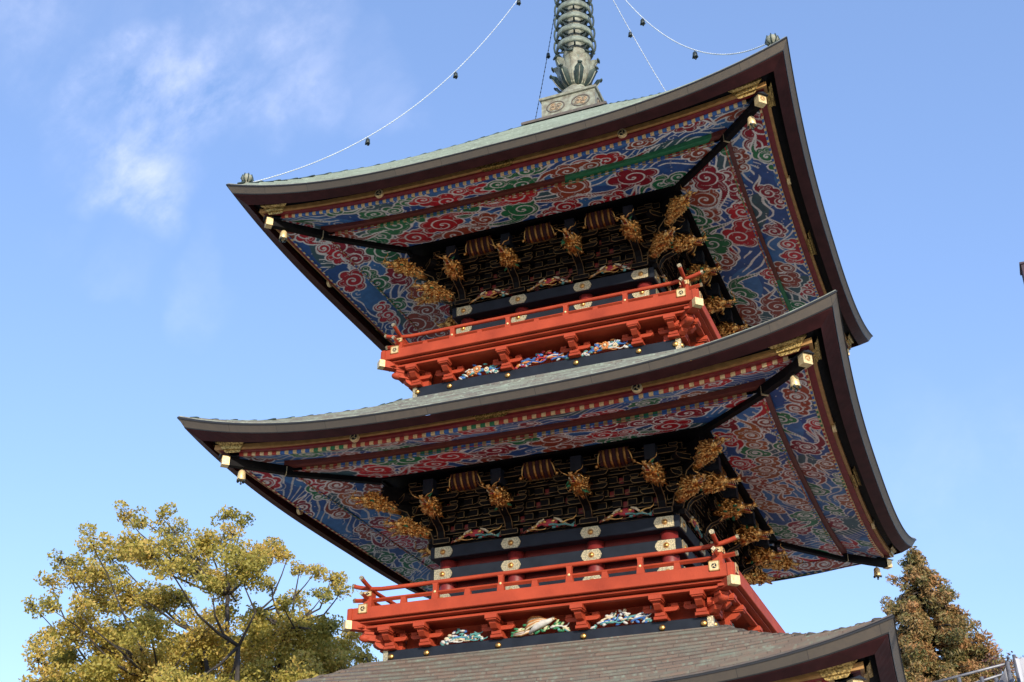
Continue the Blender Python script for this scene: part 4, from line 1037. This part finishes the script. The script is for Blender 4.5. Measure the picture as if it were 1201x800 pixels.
def broadleaf():
    rng = np.random.RandomState(4); R = random.Random(4); D = 32.
    blobs = [(145,602,13),(168,612,15),(188,606,15),(205,625,16),(262,606,14),(285,612,13),(275,628,17),(240,635,24),(108,640,20),(130,655,22),(72,655,17),(58,680,14),(85,678,18),(112,672,24),(150,640,24),(180,650,24),(205,660,25),(232,662,22),(300,648,26),(280,665,28),(262,680,24),(322,640,15),(338,652,14),(352,668,12),
             (38,710,14),(62,716,14),(88,712,16),(120,705,25),(150,700,25),(180,705,28),(208,700,20),(55,745,18),(80,748,20),(110,740,26),(45,775,20),(75,778,26),(140,745,30),(175,735,25),(120,775,30),(160,780,32),(200,765,32),(230,745,28),(245,775,32),(275,755,28),(260,720,20),(285,790,34),(310,760,30),(335,775,30),(320,735,20),(345,740,26),(330,705,14),(350,700,16),
             (372,668,17),(388,680,18),(378,700,14),(400,694,12),(362,725,18),(385,735,22),(372,760,26),(400,765,24),(425,768,18),(405,790,28),(435,790,14),(48,797,18),(72,808,26),(110,810,34),(170,815,36),(230,815,36),(295,820,36),(350,810,34),(400,820,30),(270,715,12),(300,718,10),(352,775,30),(300,742,26),(412,742,20),(385,792,30),(330,802,34),(250,690,16),(318,690,14)]
    more = [(R.uniform(70, 430), R.uniform(830, 1010), R.uniform(28, 46)) for _ in range(60)]
    base = px_at(235, 1180, D); base = np.array([base[0], base[1], 0.])
    t = empty('broadleaf_tree', 'large spreading broadleaf tree with sunlit yellow-green leaves, left of the pagoda', 'tree', base)
    cen = []; limb = MB()
    trunk_top = Vector((.2, 0, 5.2))
    limb.tube([(0, 0, -.1), (.05, .1, 1.5), (.15, 0, 3.4), trunk_top], [.62, .46, .40, .34], 'bark', 12)
    forks = []
    for a, h, r in ((0.2, 10.4, 1.3), (1.6, 10.9, .6), (2.9, 10.3, 1.5), (4.0, 8.8, 2.2), (5.2, 9.4, 1.9), (.9, 8.0, 3.2), (3.4, 8.4, 3.2), (0.1, 8.6, 3.8), (2.9, 11.3, .7)):
        e = Vector((math.cos(a)*r, math.sin(a)*r*.8, h)); m_ = (trunk_top+e)/2+Vector((R.uniform(-.3, .3), R.uniform(-.3, .3), -.35))
        limb.tube([trunk_top-Vector((0, 0, .4)), m_, e], [.14, .09, .05], 'bark', 8); forks.append(e)
    for bi, (x, y, r) in enumerate(blobs+more):
        big = bi >= len(blobs)
        dd_ = R.gauss(0, 1.7) if y > 640 else R.gauss(0, 1.0)
        c = px_at(x, y, D+dd_)-base; rad = r/FPX*D*1.10
        rad = max(rad, .28)
        cen.append(c)
        cv_ = Vector(c); f = min(forks, key=lambda q: (q-cv_).length*(1+.4*(q.z > cv_.z)))
        mid = f.lerp(cv_, .5)+Vector((R.uniform(-.35, .35), R.uniform(-.3, .3), R.uniform(-.45, .1)))
        limb.tube([f, f.lerp(mid, .5)+Vector((R.uniform(-.1, .1), 0, -.08)), mid, mid.lerp(cv_, .6)+Vector((0, 0, R.uniform(-.1, .15))), cv_], [.042, .034, .026, .017, .008], 'bark', 6)
        # sub clumps: uneven outline with gaps
        k = max(5, int(rad*rad*34)); tone0 = R.uniform(.40, .80)
        for _ in range(k):
            d = rng.normal(size=3); d /= np.linalg.norm(d); cc_ = c+d*rad*rng.uniform(.2, 1.08)*np.array([1, 1, .8])
            rr_ = rad*rng.uniform(.22, .42)+.09
            subs.append((cc_, rr_, tone0+rng.uniform(-.12, .12)))
            limb.tube([cv_, cv_.lerp(Vector(cc_), .6)+Vector((0, 0, -.05)), Vector(cc_)], [.016, .010, .004], 'bark', 4)
    limb.build('trunk', t)
    leaves('crown', subs, 1500, .064, 'leaf_olive', rng, t)
    return t
subs = []
broadleaf()

def cedar():
    rng = np.random.RandomState(8); R = random.Random(8); D = 40.
    tip = px_at(1072, 645, D); base = np.array([tip[0], tip[1], 0.]); hh = tip[2]
    t = empty('cedar_tree', 'tall conical cedar with rusty green foliage, right of the pagoda', 'tree', base)
    tr = MB(); tr.tube([(0, 0, 0), (.05, 0, hh*.5), (0, 0, hh-.2)], [.45, .26, .02], 'bark', 10)
    cs_ = []
    z = hh-.15
    while z > 2.5:
        dz_ = hh-z; w = .05+.60*dz_
        w = min(w, 4.4); nb = int(5+w*6)
        for i in range(nb):
            a = R.uniform(0, 2*PI); r = w*R.uniform(.55, 1.12)
            e = Vector((math.cos(a)*r, math.sin(a)*r, z-.22*r+R.uniform(-.2, .2)))
            tr.tube([(0, 0, z+.1), Vector((0, 0, z)).lerp(e, .5)+Vector((0, 0, .12)), e], [.05, .03, .008], 'bark', 4)
            tn = R.uniform(.3, .85)
            for s_ in np.linspace(.45, 1, 2+int(r*1.2)):
                p = Vector((0, 0, z)).lerp(e, float(s_)); cs_.append((np.array(p)+rng.normal(0, .08, 3), R.uniform(.10, .20)+.05*r, tn+R.uniform(-.1, .1)))
        z -= .16+.03*dz_
    tr.build('trunk', t)
    leaves('crown', cs_, 1900, .055, 'leaf_cedar', rng, t, .9, .0, 2.6)
cedar()
def small_tree():
    rng = np.random.RandomState(2); R = random.Random(2)
    top = px_at(1172, 765, 34.); base = np.array([top[0], top[1], 0.])
    t = empty('small_tree', 'reddish thin-leaved tree showing between the cedar and the scaffold', 'tree', base)
    tr = MB(); tr.tube([(0, 0, 0), (0, .1, 3), (0, 0, top[2]-1.2)], [.16, .12, .05], 'bark', 8); cs_ = []
    for i in range(60):
        a = R.uniform(0, 2*PI); z = top[2]-R.uniform(0, 2.6); r = .1+R.uniform(0, 1)*.75*math.sqrt(max(0.02, top[2]-z))
        e = Vector((math.cos(a)*r, math.sin(a)*r, z)); tr.tube([(0, 0, z-.7), e], [.02, .005], 'bark', 4); cs_.append((np.array(e), R.uniform(.10, .22), R.random()))
    tr.build('trunk', t); leaves('crown', cs_, 300, .06, 'leaf_red', rng, t)
small_tree()

# ------------------------------------------------------------------ scaffold with sheeting at the lower right
D = 19.
A = px_at(1189, 768, D); B = px_at(1040, 815, D*1.02)
ztop = A[2]
sc = empty('scaffold', 'grey steel pipe scaffold with a mesh side sheet, at the lower right edge', 'scaffold', (A[0], A[1], 0))
loc0 = Vector((A[0], A[1], 0))
def lp(x, y, dd_): p = px_at(x, y, dd_); return Vector(p)-loc0
mb = MB(); mb.tube([(0, 0, 0), (0, 0, ztop)], .026, 'steel', 8); mb.build('standard', sc)
q = lp(1181, 776, D); mb = MB(); mb.tube([(q.x, q.y, 0), (q.x, q.y, q.z)], .03, 'steel', 8); mb.build('standard', sc)
for x0, y0, x1, y1 in ((1040, 815, 1184, 777.5), (1060, 827, 1176, 791)):
    mb = MB(); a = lp(x1, y1, D); b = lp(x0, y0, D*1.03); mb.tube([a, b], .019, 'steel', 8); mb.build('guard_rail', sc)
for x, y in ((1124.5, 795), (1151, 794), (1168, 795)):
    q = lp(x, y, D); mb = MB(); mb.tube([(q.x, q.y, 0), (q.x, q.y, q.z)], .028, 'steel', 8); mb.build('standard', sc)
mb = MB(); a = lp(1181, 779, D); b = lp(1166, 812, D*.99); c = Vector((a.x, a.y, 0)); d = Vector((b.x, b.y, 0))
off = Vector((.0, -.04, 0))
nrow = 12
vs = []
for i in range(nrow+1):
    t_ = i/nrow
    for j in range(7):
        s_ = j/6; zt_ = a.z+(b.z-a.z)*s_; p = a.lerp(b, s_); vs.append((p.x, p.y+.03*math.sin(9*s_+6*t_), zt_*(1-t_)))
fs = [(i*7+j, i*7+j+1, i*7+j+8, i*7+j+7) for i in range(nrow) for j in range(6)]
mb.add(vs, fs, 'steel', True); mb.add([(x+.01, y+.01, z) for x, y, z in vs], [tuple(reversed(f)) for f in fs], 'steel', True); mb.build('mesh_sheet', sc)
sh = MB(); a = Vector(px_at(1190.5, 772, D-.6)); b = Vector(px_at(1240, 770, D-.2)); loc1 = Vector((a.x, a.y, 0)); a = a-loc1; b = b-loc1
vs = []
for i in range(15):
    for j in range(13):
        p = a.lerp(b, j/12); vs.append((p.x+.02*math.sin(i*1.3+j), p.y+.05*math.sin(j*1.9+i*.5), (a.z+(b.z-a.z)*j/12)*(1-i/14)))
fs = [(i*13+j, i*13+j+13, i*13+j+14, i*13+j+1) for i in range(14) for j in range(12)]
sh.add(vs, fs, 'sheet_white', True); sh.add([(x, y+.02, z) for x, y, z in vs], [tuple(reversed(f)) for f in fs], 'sheet_white', True)
o = sh.build('tarpaulin', None, loc1); tag(o, 'white sheet hung at the lower right edge, beside the scaffold', 'sheet')

# lamp housing whose edge shows at the right border
p = px_at(1211.5, 325, 11.); q = px_at(1211.5, 342, 11.)
lt_ = empty('floodlight', 'dark maroon lamp housing cut off by the right edge, halfway up the sky', 'light', (p[0], p[1], 0))
hz_ = .12
mb = MB(); mb.tube([(.0, 0, 0), (.0, 0, q[2]-.12)], [.06, .045], 'lamp_dark', 10); mb.build('pole', lt_)
mb = MB(); w = .085
mb.box(-w, w, -.10, .10, p[2]-.115, p[2]+.105, 'lamp_dark'); mb.box(-w*.75, w*.9, -.08, .08, p[2]-.19, p[2]-.115, 'lamp_dark'); mb.box(-w-.012, w+.012, -.112, .112, p[2]+.105, p[2]+.125, 'lamp_dark')
mb.build('housing', lt_)

# ------------------------------------------------------------------ ground
def gmat():
    m = bpy.data.materials.new('paving'); m.use_nodes = True; n = m.node_tree.nodes; l = m.node_tree.links; b = n['Principled BSDF']; b.inputs['Roughness'].default_value = .85
    t = n.new('ShaderNodeTexCoord'); br = n.new('ShaderNodeTexBrick'); l.new(t.outputs['Object'], br.inputs['Vector'])
    br.inputs['Scale'].default_value = 1; br.inputs['Brick Width'].default_value = 1.2; br.inputs['Row Height'].default_value = .6; br.inputs['Mortar Size'].default_value = .01
    br.inputs['Color1'].default_value = (.46, .42, .36, 1); br.inputs['Color2'].default_value = (.39, .36, .32, 1); br.inputs['Mortar'].default_value = (.14, .13, .12, 1)
    l.new(br.outputs[0], b.inputs['Base Color']); M['paving'] = m
gmat()
g = MB(); g.box(-30, 34, -34, 34, .0, .006, 'paving'); o = g.build('plaza', None); o['kind'] = 'structure'
mat('earth', (.16, .13, .09), .95, c2=(.08, .09, .04), scale=.6, bump=.5, bscale=5)
g = MB(); g.add([(-2500, -2500, -.004), (2500, -2500, -.004), (2500, 2500, -.004), (-2500, 2500, -.004)], [(0, 1, 2, 3)], 'earth'); o = g.build('ground', None); o['kind'] = 'structure'
